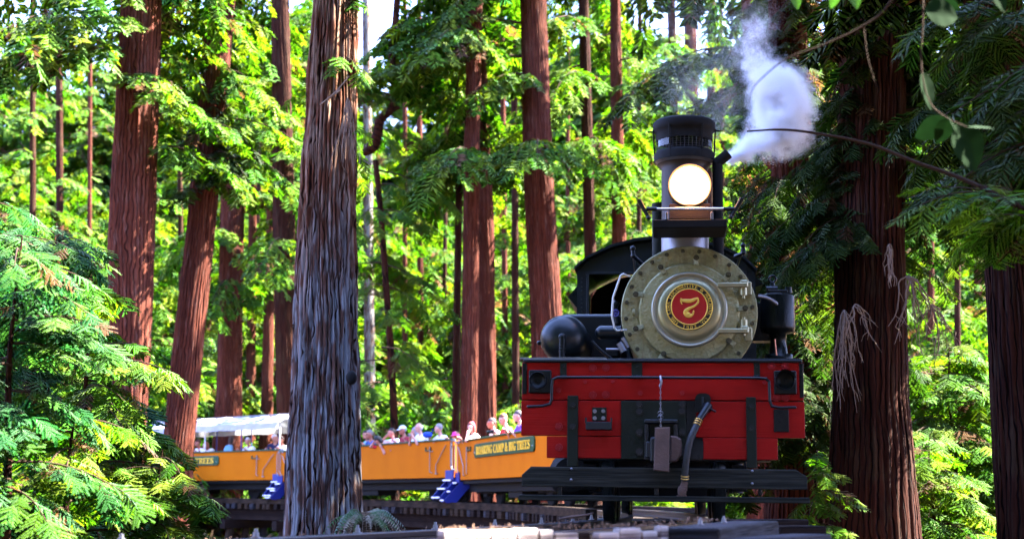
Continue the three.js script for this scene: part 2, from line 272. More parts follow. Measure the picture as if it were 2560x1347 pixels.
function crownTier(t, local, o, c) {
  const lv = new Leaves(c.mode ?? 'coarse', c.palette ?? 'lit', (o.seed ?? 1) * 77 + 5 + c.n, c.brown), wood = [], r = lv.r;
  const posAt = y => { let k = 0; while (k < local.length - 2 && local[k + 1][0] < y) k++; const a = local[k], b = local[k + 1], q = clamp((y - a[0]) / (b[0] - a[0]), 0, 1); return V(a[1] + (b[1] - a[1]) * q, y, a[2] + (b[2] - a[2]) * q); };
  for (let k = 0; k < c.n; k++) {
    const q = (k + r()) / c.n, y = c.from + (c.to - c.from) * q, len = c.len * (1 - 0.6 * q) * (0.6 + 0.6 * r());
    let az = c.az && y < (c.azTo ?? 99) ? c.az[0] + (c.az[1] - c.az[0]) * r() : r() * 2 * Math.PI;
    bough(wood, lv, posAt(y), az, len, { size: c.size, rise: 0.1 + 0.2 * r(), droop: 0.35 + 0.4 * r(), sub: 0.42, step: c.step, hang: c.hang, thick: 0.012 * len + 0.012 });
  }
  if (wood.length) mesh('limb', wood, twigMat, t, null, 'stuff');
  lv.build('crown', t);
}

// ---------------------------------------------------------------- the trees whose trunks stand apart
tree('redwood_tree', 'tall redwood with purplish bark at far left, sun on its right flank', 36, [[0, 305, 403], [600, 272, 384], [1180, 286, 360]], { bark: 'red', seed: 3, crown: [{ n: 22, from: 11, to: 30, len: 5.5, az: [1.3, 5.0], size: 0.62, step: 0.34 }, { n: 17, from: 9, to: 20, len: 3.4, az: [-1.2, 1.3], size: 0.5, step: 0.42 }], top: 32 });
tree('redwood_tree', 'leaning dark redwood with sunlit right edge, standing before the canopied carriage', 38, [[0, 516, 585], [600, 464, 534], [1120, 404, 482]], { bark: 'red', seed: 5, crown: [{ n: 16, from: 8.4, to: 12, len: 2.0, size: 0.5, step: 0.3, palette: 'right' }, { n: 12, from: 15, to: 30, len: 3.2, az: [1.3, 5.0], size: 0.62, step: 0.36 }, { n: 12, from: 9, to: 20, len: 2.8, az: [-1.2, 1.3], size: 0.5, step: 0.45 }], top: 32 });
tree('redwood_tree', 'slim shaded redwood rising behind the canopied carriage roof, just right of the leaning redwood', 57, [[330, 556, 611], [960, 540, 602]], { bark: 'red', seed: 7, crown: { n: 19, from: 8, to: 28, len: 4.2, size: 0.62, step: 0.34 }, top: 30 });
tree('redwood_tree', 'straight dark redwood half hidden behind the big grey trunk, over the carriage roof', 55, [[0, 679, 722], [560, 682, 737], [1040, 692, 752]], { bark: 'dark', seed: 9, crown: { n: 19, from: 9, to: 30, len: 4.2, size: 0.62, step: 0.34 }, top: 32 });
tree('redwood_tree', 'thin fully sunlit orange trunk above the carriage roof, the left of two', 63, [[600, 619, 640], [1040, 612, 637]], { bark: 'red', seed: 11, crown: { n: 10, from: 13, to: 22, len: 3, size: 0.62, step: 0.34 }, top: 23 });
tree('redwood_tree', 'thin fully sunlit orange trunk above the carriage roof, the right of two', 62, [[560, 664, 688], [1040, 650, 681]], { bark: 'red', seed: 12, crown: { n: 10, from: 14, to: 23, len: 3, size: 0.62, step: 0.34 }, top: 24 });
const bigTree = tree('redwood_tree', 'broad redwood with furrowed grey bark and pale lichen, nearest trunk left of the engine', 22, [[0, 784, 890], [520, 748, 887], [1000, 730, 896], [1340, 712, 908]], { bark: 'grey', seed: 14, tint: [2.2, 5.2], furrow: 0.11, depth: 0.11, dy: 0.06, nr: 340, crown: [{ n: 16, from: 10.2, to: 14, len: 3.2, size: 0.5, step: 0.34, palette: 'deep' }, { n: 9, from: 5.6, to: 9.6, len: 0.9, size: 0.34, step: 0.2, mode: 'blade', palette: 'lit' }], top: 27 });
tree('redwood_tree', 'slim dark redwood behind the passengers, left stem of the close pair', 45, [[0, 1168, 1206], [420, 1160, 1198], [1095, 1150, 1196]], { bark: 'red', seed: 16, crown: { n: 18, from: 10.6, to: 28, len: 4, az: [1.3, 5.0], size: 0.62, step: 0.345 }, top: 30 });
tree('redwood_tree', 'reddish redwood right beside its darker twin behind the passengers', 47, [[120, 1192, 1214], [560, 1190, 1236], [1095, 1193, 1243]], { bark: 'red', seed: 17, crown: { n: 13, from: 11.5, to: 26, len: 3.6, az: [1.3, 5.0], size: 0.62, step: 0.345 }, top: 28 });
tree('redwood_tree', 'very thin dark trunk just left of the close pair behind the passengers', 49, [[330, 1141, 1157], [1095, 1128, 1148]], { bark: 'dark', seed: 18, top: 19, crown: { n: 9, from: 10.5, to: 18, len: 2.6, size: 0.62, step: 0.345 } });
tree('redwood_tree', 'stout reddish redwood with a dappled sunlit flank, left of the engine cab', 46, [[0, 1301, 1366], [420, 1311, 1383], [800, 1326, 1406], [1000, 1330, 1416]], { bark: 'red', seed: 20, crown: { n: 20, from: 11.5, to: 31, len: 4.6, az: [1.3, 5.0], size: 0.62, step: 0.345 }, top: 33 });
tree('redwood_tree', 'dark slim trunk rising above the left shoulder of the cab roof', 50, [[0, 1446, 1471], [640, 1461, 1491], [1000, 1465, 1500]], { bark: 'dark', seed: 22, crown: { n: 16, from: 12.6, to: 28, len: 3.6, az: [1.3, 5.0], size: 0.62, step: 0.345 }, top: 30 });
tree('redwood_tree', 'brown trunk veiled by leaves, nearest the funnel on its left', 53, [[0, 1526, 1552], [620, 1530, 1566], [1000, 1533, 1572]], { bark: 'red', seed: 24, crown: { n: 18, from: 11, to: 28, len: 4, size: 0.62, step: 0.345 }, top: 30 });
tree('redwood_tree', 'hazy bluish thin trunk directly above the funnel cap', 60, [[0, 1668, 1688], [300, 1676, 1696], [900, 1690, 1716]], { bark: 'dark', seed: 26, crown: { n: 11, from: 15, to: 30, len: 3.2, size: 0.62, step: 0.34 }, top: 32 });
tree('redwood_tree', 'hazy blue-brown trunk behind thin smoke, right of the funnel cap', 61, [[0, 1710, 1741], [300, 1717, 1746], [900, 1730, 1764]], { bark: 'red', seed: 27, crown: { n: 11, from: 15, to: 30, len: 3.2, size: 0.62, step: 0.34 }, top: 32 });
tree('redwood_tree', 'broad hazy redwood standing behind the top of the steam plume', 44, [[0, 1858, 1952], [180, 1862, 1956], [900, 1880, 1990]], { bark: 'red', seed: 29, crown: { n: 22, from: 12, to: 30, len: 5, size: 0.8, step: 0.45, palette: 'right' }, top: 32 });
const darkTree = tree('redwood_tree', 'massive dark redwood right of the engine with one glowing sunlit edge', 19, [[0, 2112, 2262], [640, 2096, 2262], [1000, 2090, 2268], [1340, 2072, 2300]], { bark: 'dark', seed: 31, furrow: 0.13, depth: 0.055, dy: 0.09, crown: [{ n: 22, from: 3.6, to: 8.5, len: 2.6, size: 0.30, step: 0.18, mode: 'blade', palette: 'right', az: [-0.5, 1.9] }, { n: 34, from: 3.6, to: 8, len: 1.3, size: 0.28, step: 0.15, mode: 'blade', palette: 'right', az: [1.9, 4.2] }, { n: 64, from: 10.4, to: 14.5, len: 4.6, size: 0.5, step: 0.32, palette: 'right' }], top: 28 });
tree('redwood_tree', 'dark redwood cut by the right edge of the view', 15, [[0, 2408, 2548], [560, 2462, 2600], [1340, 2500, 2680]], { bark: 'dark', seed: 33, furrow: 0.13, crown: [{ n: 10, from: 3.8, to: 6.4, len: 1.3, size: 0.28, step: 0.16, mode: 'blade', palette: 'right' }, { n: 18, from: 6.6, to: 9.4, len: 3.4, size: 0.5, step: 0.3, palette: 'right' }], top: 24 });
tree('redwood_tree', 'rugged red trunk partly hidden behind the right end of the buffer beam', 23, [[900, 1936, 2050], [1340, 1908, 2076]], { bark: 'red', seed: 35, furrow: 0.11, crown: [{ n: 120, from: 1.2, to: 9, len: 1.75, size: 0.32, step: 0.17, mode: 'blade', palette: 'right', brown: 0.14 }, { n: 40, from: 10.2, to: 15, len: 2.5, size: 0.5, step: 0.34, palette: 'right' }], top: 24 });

{ // thin kinked tree beside the grey trunk
  const d = 46, P = (x, y) => at(x, y, d), t = thing('kinked_tree', 'thin crooked dark tree with a kinked bare limb, right of the grey redwood', 'tree', V(P(985, 1200).x, 0, -d));
  const L = p => p.sub(t.position), pts = [[990, 1330], [985, 1060], [975, 860], [963, 690], [950, 520], [938, 400]].map(([x, y]) => L(P(x, y)));
  pts[0].y = groundY(t.position.x, -d) - 0.2;
  mesh('trunk', taperTube(pts, [0.17, 0.15, 0.12, 0.11, 0.105, 0.09], 12, 60), BARK.dark, t);
  mesh('limb', [taperTube([[905, 384], [926, 372], [942, 340], [950, 300], [976, 276], [1000, 268]].map(([x, y]) => L(P(x, y))), [0.10, 0.20, 0.17, 0.16, 0.15, 0.05], 10, 40), taperTube([[978, 280], [984, 235], [980, 150], [988, 60], [996, -60], [1002, -260]].map(([x, y]) => L(P(x, y))), [0.10, 0.125, 0.12, 0.11, 0.10, 0.05], 10, 40)], BARK.dark, t);
  const lv = new Leaves('blade', 'lit', 91, 0.08), wood = [], r = lv.r;
  for (let k = 0; k < 22; k++) { const y = 1.6 + 12 * r(), x = -0.3 - 0.03 * y; bough(wood, lv, V(x + 0.1 * (r() - 0.5), y, 0), r() * 6.28, 1.2 + 1.5 * r(), { size: 0.5, rise: 0.05, droop: 0.3 + 0.3 * r(), sub: 0.4, step: 0.3, bare: 0.3 }); }
  mesh('twig', wood, twigMat, t, null, 'stuff'); lv.build('crown', t);
}

// slim trunks deep in the sunlit forest
const SLIM = ['pale grey slim trunk just right of the broad grey redwood', 'faint reddish slim trunk over the middle passengers', 'reddish slim trunk seen just right of the kinked tree', 'reddish slim trunk showing between the two orange trunks and the leaning redwood', 'dark slim trunk tight beside the left orange trunk', 'dark slim trunk between the purplish and the leaning redwood', 'dark slim trunk in the leaves left of the purplish redwood', 'dark slim trunk nearest the left edge deep in the leaves', 'thin reddish trunk close on the left of the purplish redwood', 'thin dark trunk deep in the leaves left of the close pair', 'reddish slim trunk just right of the close pair', 'dark slim trunk close on the left of the stout dappled redwood', 'thin reddish trunk between the stout redwood and the cab roof', 'dark slim trunk close right of the leaf-veiled trunk', 'dark slim trunk behind the smoke right of the funnel', 'thin dark trunk in the smoke beside the steam', 'reddish slim trunk just right of the massive dark redwood', 'dark slim trunk midway between the two dark redwoods at right', 'reddish slim trunk near the dark redwood at the right edge'];
[[925, 62, 26, 'pale'], [1052, 70, 16, 'red'], [1012, 66, 12, 'red'], [588, 72, 13, 'red'], [640, 78, 12, 'dark'], [455, 66, 14, 'dark'], [150, 68, 20, 'dark'], [80, 60, 17, 'dark'], [220, 76, 12, 'red'], [1108, 74, 11, 'dark'], [1265, 68, 15, 'red'], [1290, 58, 18, 'dark'], [1420, 72, 12, 'red'], [1595, 66, 13, 'dark'], [1770, 70, 24, 'dark'], [1812, 74, 14, 'dark'], [2330, 64, 18, 'red'], [2395, 58, 16, 'dark'], [2445, 70, 20, 'red']].forEach(([px, d, w, bark], i) => tree('slim_trunk', SLIM[i], d, [[0, px - w * 0.38 + (i % 5 - 2) * 5, px + w * 0.38 + (i % 5 - 2) * 5], [1100, px - w * 0.55, px + w * 0.55]], { bark, seed: 900 + i, group: 'slim trunks deep in the forest', top: 24 + (i % 4) * 2, nr: 24, dy: 0.9, crown: { n: 9, from: 9 + i % 5, to: 24, len: 2.6, size: 0.6, step: 0.4 } }));

// ---------------------------------------------------------------- the sunlit wall of forest beyond the train, one mass
{
  const lv = new Leaves('coarse', 'lit', 401, 0.05), r = lv.r, forest = new THREE.Group(); forest.name = 'forest_foliage'; scene.add(forest);
  tag(forest, 'dense sunlit green redwood foliage filling the view beyond the train', 'forest', null, 'stuff');
  const column = (x, d, h, len, n, size) => { const g = groundY(x, -d); for (let k = 0; k < n; k++) { const q = (k + r()) / n; bough(null, lv, V(x, g + 0.4 + h * q, -d), r() * 6.28, len * (1 - 0.55 * q) * (0.6 + 0.6 * r()), { size, rise: 0.2 * r(), droop: 0.3 + 0.4 * r(), sub: 0.45, step: size * 0.66, bare: 0.1 }); } };
  for (let k = 0; k < 330; k++) { // low growth in tiers up the hillside
    const d = 50 + 68 * Math.pow((k + r()) / 330, 0.85), x = (((k * 0.618034) % 1) - 0.5) * 0.86 * d, h = (3.2 + 4.2 * r()) * (d > 98 ? 0.9 + 1.7 * r() : d > 84 ? 0.8 + 0.8 * r() : 1) * (x / d < -0.24 && d > 80 ? 0.8 : 1) * (d > 80 && ((x / d > -0.105 && x / d < -0.07) || (x / d > 0.095 && x / d < 0.15)) ? 0.5 : 1);
    column(x, d, h, 1.5 + 0.22 * h, Math.round(9 + 3.2 * h), 0.58 + 0.004 * d);
  }
  lv.build('foliage', forest);
  console.log('forest', lv.count);
}
{ // the same forest closes round behind and beside the photographer
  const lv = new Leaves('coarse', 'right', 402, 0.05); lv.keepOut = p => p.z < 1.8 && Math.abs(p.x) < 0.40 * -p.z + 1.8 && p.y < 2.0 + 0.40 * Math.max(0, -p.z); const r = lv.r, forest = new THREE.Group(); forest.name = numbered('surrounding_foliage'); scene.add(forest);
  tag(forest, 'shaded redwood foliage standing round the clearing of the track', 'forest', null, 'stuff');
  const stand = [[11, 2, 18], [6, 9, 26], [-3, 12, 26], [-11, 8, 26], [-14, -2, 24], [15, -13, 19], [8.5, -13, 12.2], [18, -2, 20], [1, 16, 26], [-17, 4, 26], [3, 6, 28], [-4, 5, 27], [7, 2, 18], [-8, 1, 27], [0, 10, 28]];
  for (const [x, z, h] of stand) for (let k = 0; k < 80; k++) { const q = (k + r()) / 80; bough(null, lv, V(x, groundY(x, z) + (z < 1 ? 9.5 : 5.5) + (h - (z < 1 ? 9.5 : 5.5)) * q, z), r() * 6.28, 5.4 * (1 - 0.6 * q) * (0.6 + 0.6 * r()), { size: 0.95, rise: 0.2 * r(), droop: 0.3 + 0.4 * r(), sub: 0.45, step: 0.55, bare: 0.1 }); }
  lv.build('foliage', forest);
  console.log('surround', lv.count);
}

// ---------------------------------------------------------------- engine materials
const wearNoise = (s, f = 7) => tex(256, 256, (u, v) => 0.35 + 0.5 * tfbm(u, v, f, f, 4, s), false);
const fineBump = tex(256, 256, (u, v) => tfbm(u, v, 16, 16, 4, 210), false, [3, 3]);
const woodBump = tex(256, 256, (u, v) => 0.7 * tfbm(u, v, 3, 60, 3, 220) + 0.3 * tfbm(u, v, 4, 9, 3, 221), false, [1, 2]);
const woodMap = (a, b, s) => tex(256, 256, (u, v) => mix3(a, b, smooth(0.25, 0.75, 0.75 * tfbm(u, v, 3, 48, 3, s) + 0.25 * tfbm(u, v, 5, 8, 3, s + 2))), true, [1, 2]);
const MAT = {
  red: phy({ specularIntensity: 0.2, map: tex(256, 256, (u, v) => mix3([0.23, 0.004, 0.003], [0.32, 0.008, 0.006], tfbm(u, v, 6, 14, 4, 230)), true, [1.3, 1.3]), roughnessMap: wearNoise(231), roughness: 0.8, bumpMap: woodBump, bumpScale: 0.002 }),
  redBolt: phy({ specularIntensity: 0.5, color: lin(0.27, 0.008, 0.012), roughness: 0.5 }),
  black: phy({ specularIntensity: 0.3, color: lin(0.004, 0.006, 0.006), roughness: 0.55, roughnessMap: wearNoise(233), bumpMap: fineBump, bumpScale: 0.0015 }),
  satin: phy({ specularIntensity: 0.55, color: lin(0.004, 0.007, 0.009), roughness: 0.33 }),
  olive: phy({ specularIntensity: 0.3, color: lin(0.010, 0.013, 0.008), roughness: 0.6, bumpMap: fineBump, bumpScale: 0.002 }),
  soot: phy({ specularIntensity: 0.25, color: lin(0.006, 0.006, 0.006), roughness: 0.7 }),
  bracket: phy({ color: lin(0.022, 0.012, 0.008), roughness: 0.5, specularIntensity: 0.6 }), boltDark: std({ color: lin(0.055, 0.05, 0.025), metalness: 0.4, roughness: 0.5 }),
  silver: std({ map: tex(512, 512, (u, v) => mix3([0.24, 0.23, 0.10], [0.34, 0.33, 0.18], smooth(0.2, 0.8, 0.45 * tfbm(u, v, 3, 3, 4, 240) + 0.55 * tfbm(u, v, 60, 60, 3, 241)))), metalness: 0.5, roughness: 0.43, bumpMap: tex(256, 256, (u, v) => tfbm(u, v, 22, 22, 4, 242), false, [2, 2]), bumpScale: 0.006 }),
  silverDark: std({ map: tex(512, 512, (u, v) => { const st = smooth(0.55, 0.8, tfbm(u, v, 26, 4, 3, 245)) * 0.28; return mix3(mix3([0.19, 0.18, 0.075], [0.28, 0.27, 0.14], smooth(0.2, 0.8, 0.3 * tfbm(u, v, 4, 4, 3, 244) + 0.2 * tfbm(u, v, 14, 14, 3, 248) + 0.5 * tfbm(u, v, 50, 50, 3, 246))), [0.10, 0.055, 0.025], st); }), metalness: 0.4, roughness: 0.5, bumpMap: tex(256, 256, (u, v) => tfbm(u, v, 22, 22, 4, 242), false, [2, 2]), bumpScale: 0.006 }),
  ringSteel: std({ color: lin(0.40, 0.39, 0.30), metalness: 0.75, roughness: 0.36 }),
  silverSmooth: std({ map: tex(256, 256, (u, v) => mix3([0.24, 0.225, 0.105], [0.34, 0.32, 0.19], tfbm(u, v, 6, 6, 4, 243))), metalness: 0.6, roughness: 0.34 }),
  steel: std({ color: lin(0.55, 0.56, 0.58), metalness: 0.95, roughness: 0.28 }),
  dullSteel: std({ color: lin(0.22, 0.22, 0.24), metalness: 0.8, roughness: 0.42 }),
  brass: std({ color: lin(0.72, 0.42, 0.10), metalness: 0.9, roughness: 0.32 }),
  gold: std({ color: lin(0.78, 0.50, 0.08), metalness: 0.55, roughness: 0.4 }),
  plateBlack: std({ color: lin(0.006, 0.006, 0.006), roughness: 0.4 }),
  plateRed: std({ color: lin(0.33, 0.006, 0.006), roughness: 0.35 }),
  darkWood: phy({ specularIntensity: 0.2, map: woodMap([0.009, 0.010, 0.008], [0.030, 0.030, 0.024], 250), roughness: 0.75, bumpMap: woodBump, bumpScale: 0.005 }),
  greyWood: std({ map: woodMap([0.06, 0.06, 0.05], [0.20, 0.19, 0.15], 252), roughness: 0.9, bumpMap: woodBump, bumpScale: 0.006 }),
  rubber: std({ color: lin(0.016, 0.017, 0.018), roughness: 0.6 }),
  rust: std({ map: tex(128, 128, (u, v) => mix3([0.05, 0.028, 0.02], [0.14, 0.08, 0.06], tfbm(u, v, 6, 6, 4, 260))), roughness: 0.85, bumpMap: fineBump, bumpScale: 0.003 }),
  mesh: std({ color: lin(0.03, 0.03, 0.035), roughness: 0.5, metalness: 0.5 }),
  lens: std({ color: lin(0.8, 0.75, 0.6), emissive: new THREE.Color(1, 0.86, 0.62), emissiveIntensity: 0.5, roughness: 0.3 }),
  glass: phy({ color: 0xffffff, roughness: 0.03, transmission: 1, thickness: 0 }),
};
const serif = await new FontLoader().loadAsync('fonts/droid/droid_serif_bold.typeface.json');
const sansBold = await new FontLoader().loadAsync('fonts/droid/droid_sans_bold.typeface.json');
function letters(font, str, size, depth) { const g = new TextGeometry(str, { font, size, depth, curveSegments: 3, bevelEnabled: false }); g.computeBoundingBox(); const b = g.boundingBox; g.translate(-(b.min.x + b.max.x) / 2, 0, 0); return plain(g); }

// ---------------------------------------------------------------- the geared steam engine
const loco = thing('steam_locomotive', 'black steam engine with red buffer beam, round silver smokebox door and lit headlamp', 'steam engine', V(1.262, 0, -12), rad(-6));
loco.rotation.order = 'YXZ'; loco.rotation.z = rad(-0.62); loco.updateMatrixWorld(true);
const locoInv = loco.matrixWorld.clone().invert();
function LP(p, zl) { const o = camera.position.clone().applyMatrix4(locoInv), q = at(p[0], p[1], 10).applyMatrix4(locoInv), t = (zl - o.z) / (q.z - o.z); return o.lerp(q, t); }
const z1 = (x, y) => [1280 + x / 3.061, 280 + y / 3.061], z2 = (x, y) => [1280 + x / 3.2, 560 + y / 3.2], z3 = (x, y) => [1280 + x / 2.766, 860 + y / 2.766];
const part = (n, g, m, parent = loco, label) => mesh(n, g, m, parent, label);
function slab(p0, p1, zf, depth, r = 0.006) { const a = LP(p0, zf), b = LP([p0[0], p1[1]], zf); b.x = LP(p1, zf).x; return box(Math.abs(b.x - a.x), Math.abs(b.y - a.y), depth, (a.x + b.x) / 2, (a.y + b.y) / 2, zf - depth / 2, r); }
const boltAt = (p, zf, r, h, w) => { const c = LP(p, zf); return place(hexBolt(r, h, w), c.x, c.y, zf, 0, 0, 0.3 * ((p[0] * 7) % 5)); };

{ // buffer beam: three rows of red planks on a black frame
  part('red_plank', slab(z3(70, 128), z3(2020, 383), 0, 0.10), MAT.red);
  part('red_plank', slab(z3(64, 389), z3(757, 631), 0, 0.10), MAT.red); part('red_plank', slab(z3(1252, 396), z3(2030, 645), 0, 0.10), MAT.red);
  part('red_plank', slab(z3(240, 637), z3(757, 786), 0.002, 0.10), MAT.red); part('red_plank', slab(z3(1322, 648), z3(1842, 797), 0.002, 0.10), MAT.red);
  part('buffer_frame', [slab(z3(110, 140), z3(1990, 600), -0.104, 0.14), slab(z3(400, 600), z3(1800, 800), -0.105, 0.3)], MAT.black);
  part('top_rail', slab(z3(78, 104), z3(2010, 126), 0.03, 0.20, 0.01), MAT.satin, loco, 'shiny black rounded rail along the top of the beam');
  part('deck_board', slab(z3(55, 92), z3(655, 108), -0.06, 0.45), MAT.greyWood, loco, 'weathered grey board on the left of the beam');
  part('deck_plate', slab(z3(660, 98), z3(2005, 108), -0.172, 0.5), MAT.black);
  part('centre_plate', slab(z3(755, 391), z3(1210, 796), 0.02, 0.10), MAT.olive, loco, 'dark riveted coupler plate');
  part('wing_plate', prism([[z3(1210, 393)], [z3(1372, 393)], [z3(1372, 470)], [z3(1275, 470)], [z3(1275, 668)], [z3(1325, 672)], [z3(1325, 796)], [z3(1210, 796)]].map(([p]) => { const q = LP(p, 0.012); return [q.x, q.y]; }), 0.03).translate(0, 0, -0.018), MAT.black);
  for (const x of [882, 1178]) for (const y of [415, 465, 610, 745]) part('bolt', boltAt(z3(x, y), 0.02, 0.02, 0.022, 0.03), MAT.satin);
  // upright straps that carry the lower timber
  for (const [x0, x1, y0, y1] of [[383, 457, 355, 846], [1620, 1698, 365, 858]]) { const s = part('strap', slab(z3(x0, y0), z3(x1, y1), 0.03, 0.028, 0.009), MAT.olive); for (const y of [y0 + 65, y0 + 215]) mesh('bolt', boltAt(z3((x0 + x1) / 2, y), 0.03, 0.015, 0.018, 0.024), MAT.satin, s); }
  for (const [x0, x1] of [[333, 378], [828, 902], [1675, 1718]]) { const s = part('bracket_plate', slab(z3(x0, 124), z3(x1, 226), 0.016, 0.016), MAT.olive); mesh('bolt', boltAt(z3((x0 + x1) / 2, 150), 0.016, 0.012, 0.014), MAT.satin, s); mesh('clip', slab(z3(x0 - 2, 214), z3(x1 + 2, 240), 0.045, 0.03), MAT.black, s); }
  part('edge_plate', slab(z3(72, 132), z3(102, 345), 0.008, 0.02), MAT.black); part('edge_plate', slab(z3(1988, 132), z3(2022, 372), 0.008, 0.02), MAT.black);
  part('side_plate', slab(z3(1812, 450), z3(1920, 608), 0.016, 0.02), MAT.black);
  part('pipe_shroud', prism([z3(1268, 470), z3(1372, 470), z3(1378, 372), z3(1365, 350), z3(1340, 340), z3(1300, 340), z3(1280, 350), z3(1268, 372)].map(p => { const q = LP(p, 0.03); return [q.x, q.y]; }), 0.03).translate(0, 0, 0.005), MAT.black);
  for (const [x, y, big] of [[560, 165, 1], [650, 162, 1], [560, 352, 1], [650, 350, 1], [325, 320, 0], [325, 570, 1], [325, 714, 1], [888, 338, 0], [1178, 338, 0], [505, 262, 2], [697, 258, 2], [1748, 266, 2], [1797, 152, 1], [1890, 152, 1], [1830, 372, 1], [1895, 372, 1]]) {
    const c = LP(z3(x, y), 0.001), R = big === 1 ? 0.033 : big ? 0 : 0.022, gs = [place(hexBolt(big === 2 ? 0.016 : 0.014, 0.02, R), c.x, c.y, 0.001)];
    if (big === 1) for (let k = 0; k < 5; k++) { const a = k * 1.2566 + x; gs.push(new THREE.TorusGeometry(0.028, 0.0035, 5, 6, 0.7).rotateZ(a).translate(c.x, c.y, 0.012)); }
    part('red_bolt', gs, MAT.redBolt);
  }
  for (const [ps, pe, cx, cy, r, hood] of [[[116, 178], [272, 340], 178, 252, 54, 0], [[1814, 182], [1974, 348], 1890, 252, 60, 1]]) { // marker lamp pockets
    const c = LP(z3(cx, cy), 0.05), R = r / 2.766 / 294, s = part('marker_lamp', slab(z3(...ps), z3(...pe), 0.05, 0.048, 0.012), MAT.black, loco, hood ? 'hooded black marker lamp socket' : 'open black marker lamp socket');
    mesh('rim', lathe([[R * 0.9, -0.005], [R, 0.03], [R * 1.06, 0.034], [R * 1.1, 0.03], [R * 1.12, -0.005]], 32).rotateX(Math.PI / 2).translate(c.x, c.y, 0.05), MAT.satin, s);
    mesh('socket', lathe([[0.001, 0.002], [0.012, 0.012], [0.016, 0.002], [R * 0.55, 0.003], [R * 0.9, 0.022]], 28).rotateX(Math.PI / 2).translate(c.x, c.y, 0.05), MAT.black, s);
    if (hood) mesh('hood', new THREE.CylinderGeometry(R * 1.12, R * 1.12, 0.11, 24, 1, true, Math.PI / 2 + 0.2, Math.PI - 0.4).rotateX(Math.PI / 2).translate(c.x, c.y, 0.10), MAT.satin, s);
  }
  const gp = [[112, 433], [215, 428], [262, 415], [274, 385], [276, 285], [284, 245], [318, 230], [700, 230], [1100, 232], [1700, 235], [1760, 240], [1780, 260], [1786, 395], [1800, 430], [1850, 440], [1960, 438]].map(([x, y]) => LP(z3(x, y), 0.075));
  part('grab_rail', [...gp.slice(1).map((b, i) => rod(gp[i], b, 0.0125, 0.0125, 10)), ...gp.map(p => new THREE.SphereGeometry(0.0128, 10, 8).translate(p.x, p.y, p.z))], MAT.satin, loco, 'long bent black grab rail across the beam');
  // step
  const st = part('step', [slab(z3(510, 536), z3(690, 592), 0.09, 0.085, 0.006), slab(z3(505, 508), z3(516, 545), 0.09, 0.07, 0.003), slab(z3(682, 508), z3(692, 545), 0.09, 0.07, 0.003)], MAT.satin, loco, 'small black foot step with turned-up ends');
  mesh('step_plate', slab(z3(555, 437), z3(655, 532), 0.018, 0.016), MAT.olive, st);
  for (const x of [573, 632]) for (const y of [464, 512]) mesh('bolt', boltAt(z3(x, y), 0.018, 0.012, 0.014, 0.017), MAT.dullSteel, st);
  // coupler
  const cp = part('coupler', [slab(z3(915, 519), z3(1150, 548), 0.14, 0.12, 0.012), slab(z3(918, 548), z3(945, 780), 0.06, 0.06), slab(z3(1120, 548), z3(1148, 780), 0.06, 0.06), slab(z3(915, 770), z3(1150, 800), 0.09, 0.08)], MAT.satin);
  mesh('coupler_head', [slab(z3(955, 640), z3(1110, 820), 0.16, 0.2, 0.02), slab(z3(925, 670), z3(980, 790), 0.12, 0.1, 0.015)], MAT.satin, cp);
  const ka = LP(z3(1100, 632), 0.2); mesh('knuckle', prism([z3(1095, 632), z3(1135, 635), z3(1172, 655), z3(1180, 700), z3(1172, 770), z3(1140, 812), z3(1095, 815)].map(p => { const q = LP(p, 0.2); return [q.x, q.y]; }), 0.1, 0.012).translate(0, 0, 0.08), MAT.rust, cp);
  part('hanging_block', prism([z3(990, 577), z3(1094, 574), z3(1091, 700), z3(1088, 884), z3(1040, 880), z3(980, 872), z3(985, 720)].map(p => { const q = LP(p, 0.26); return [q.x, q.y]; }), 0.06, 0.006).translate(0, 0, 0.20), MAT.rust, loco, 'grey-brown wedge hung on a chain before the coupler');
  const hk = LP(z3(1028, 222), 0.08); part('chain_hook', tube([V(hk.x, hk.y, 0.075), V(hk.x + 0.004, hk.y - 0.03, 0.10), V(hk.x + 0.006, hk.y - 0.06, 0.10), V(hk.x - 0.006, hk.y - 0.088, 0.098)], 0.011, 8), MAT.dullSteel);
  const c0 = LP(z3(1028, 288), 0.1), c1 = LP(z3(1030, 572), 0.24); const n = 15; const links = [];
  for (let k = 0; k < n; k++) { const t = (k + 0.5) / n, p = c0.clone().lerp(c1, t * t * 0.4 + t * 0.6); p.y = c0.y + (c1.y - c0.y) * t; const g = new THREE.TorusGeometry(0.0085, 0.0028, 6, 12).scale(0.75, 1.15, 1); if (k % 2) g.rotateY(Math.PI / 2); g.translate(p.x, p.y, p.z); part('chain_link', g, MAT.dullSteel); }
  for (const y of [478, 505]) { const p = LP(z3(1028, y), 0.12); part('ring', new THREE.TorusGeometry(0.022, 0.004, 6, 20).rotateX(0.9).translate(p.x, p.y, p.z), MAT.dullSteel); }
  // brake hose
  const hp = [[1340, 462, 0.08], [1310, 480, 0.11], [1296, 520, 0.15], [1270, 580, 0.18], [1235, 660, 0.20], [1213, 760, 0.20], [1200, 860, 0.19], [1197, 945, 0.17]].map(([x, y, z]) => LP(z3(x, y), z));
  const hs = part('brake_hose', tube(hp.slice(2), 0.0285, 14, 40), MAT.rubber, loco, 'black rubber brake hose hanging from an angle valve');
  mesh('valve', [rod(LP(z3(1320, 365), 0.05), LP(z3(1322, 440), 0.06), 0.009), rod(LP(z3(1362, 420), 0.08), hp[2], 0.034, 0.028, 14), new THREE.SphereGeometry(0.045, 16, 12).translate(...LP(z3(1350, 440), 0.07).toArray()), rod(LP(z3(1360, 440), 0.1), LP(z3(1412, 468), 0.11), 0.009)], MAT.satin, hs);
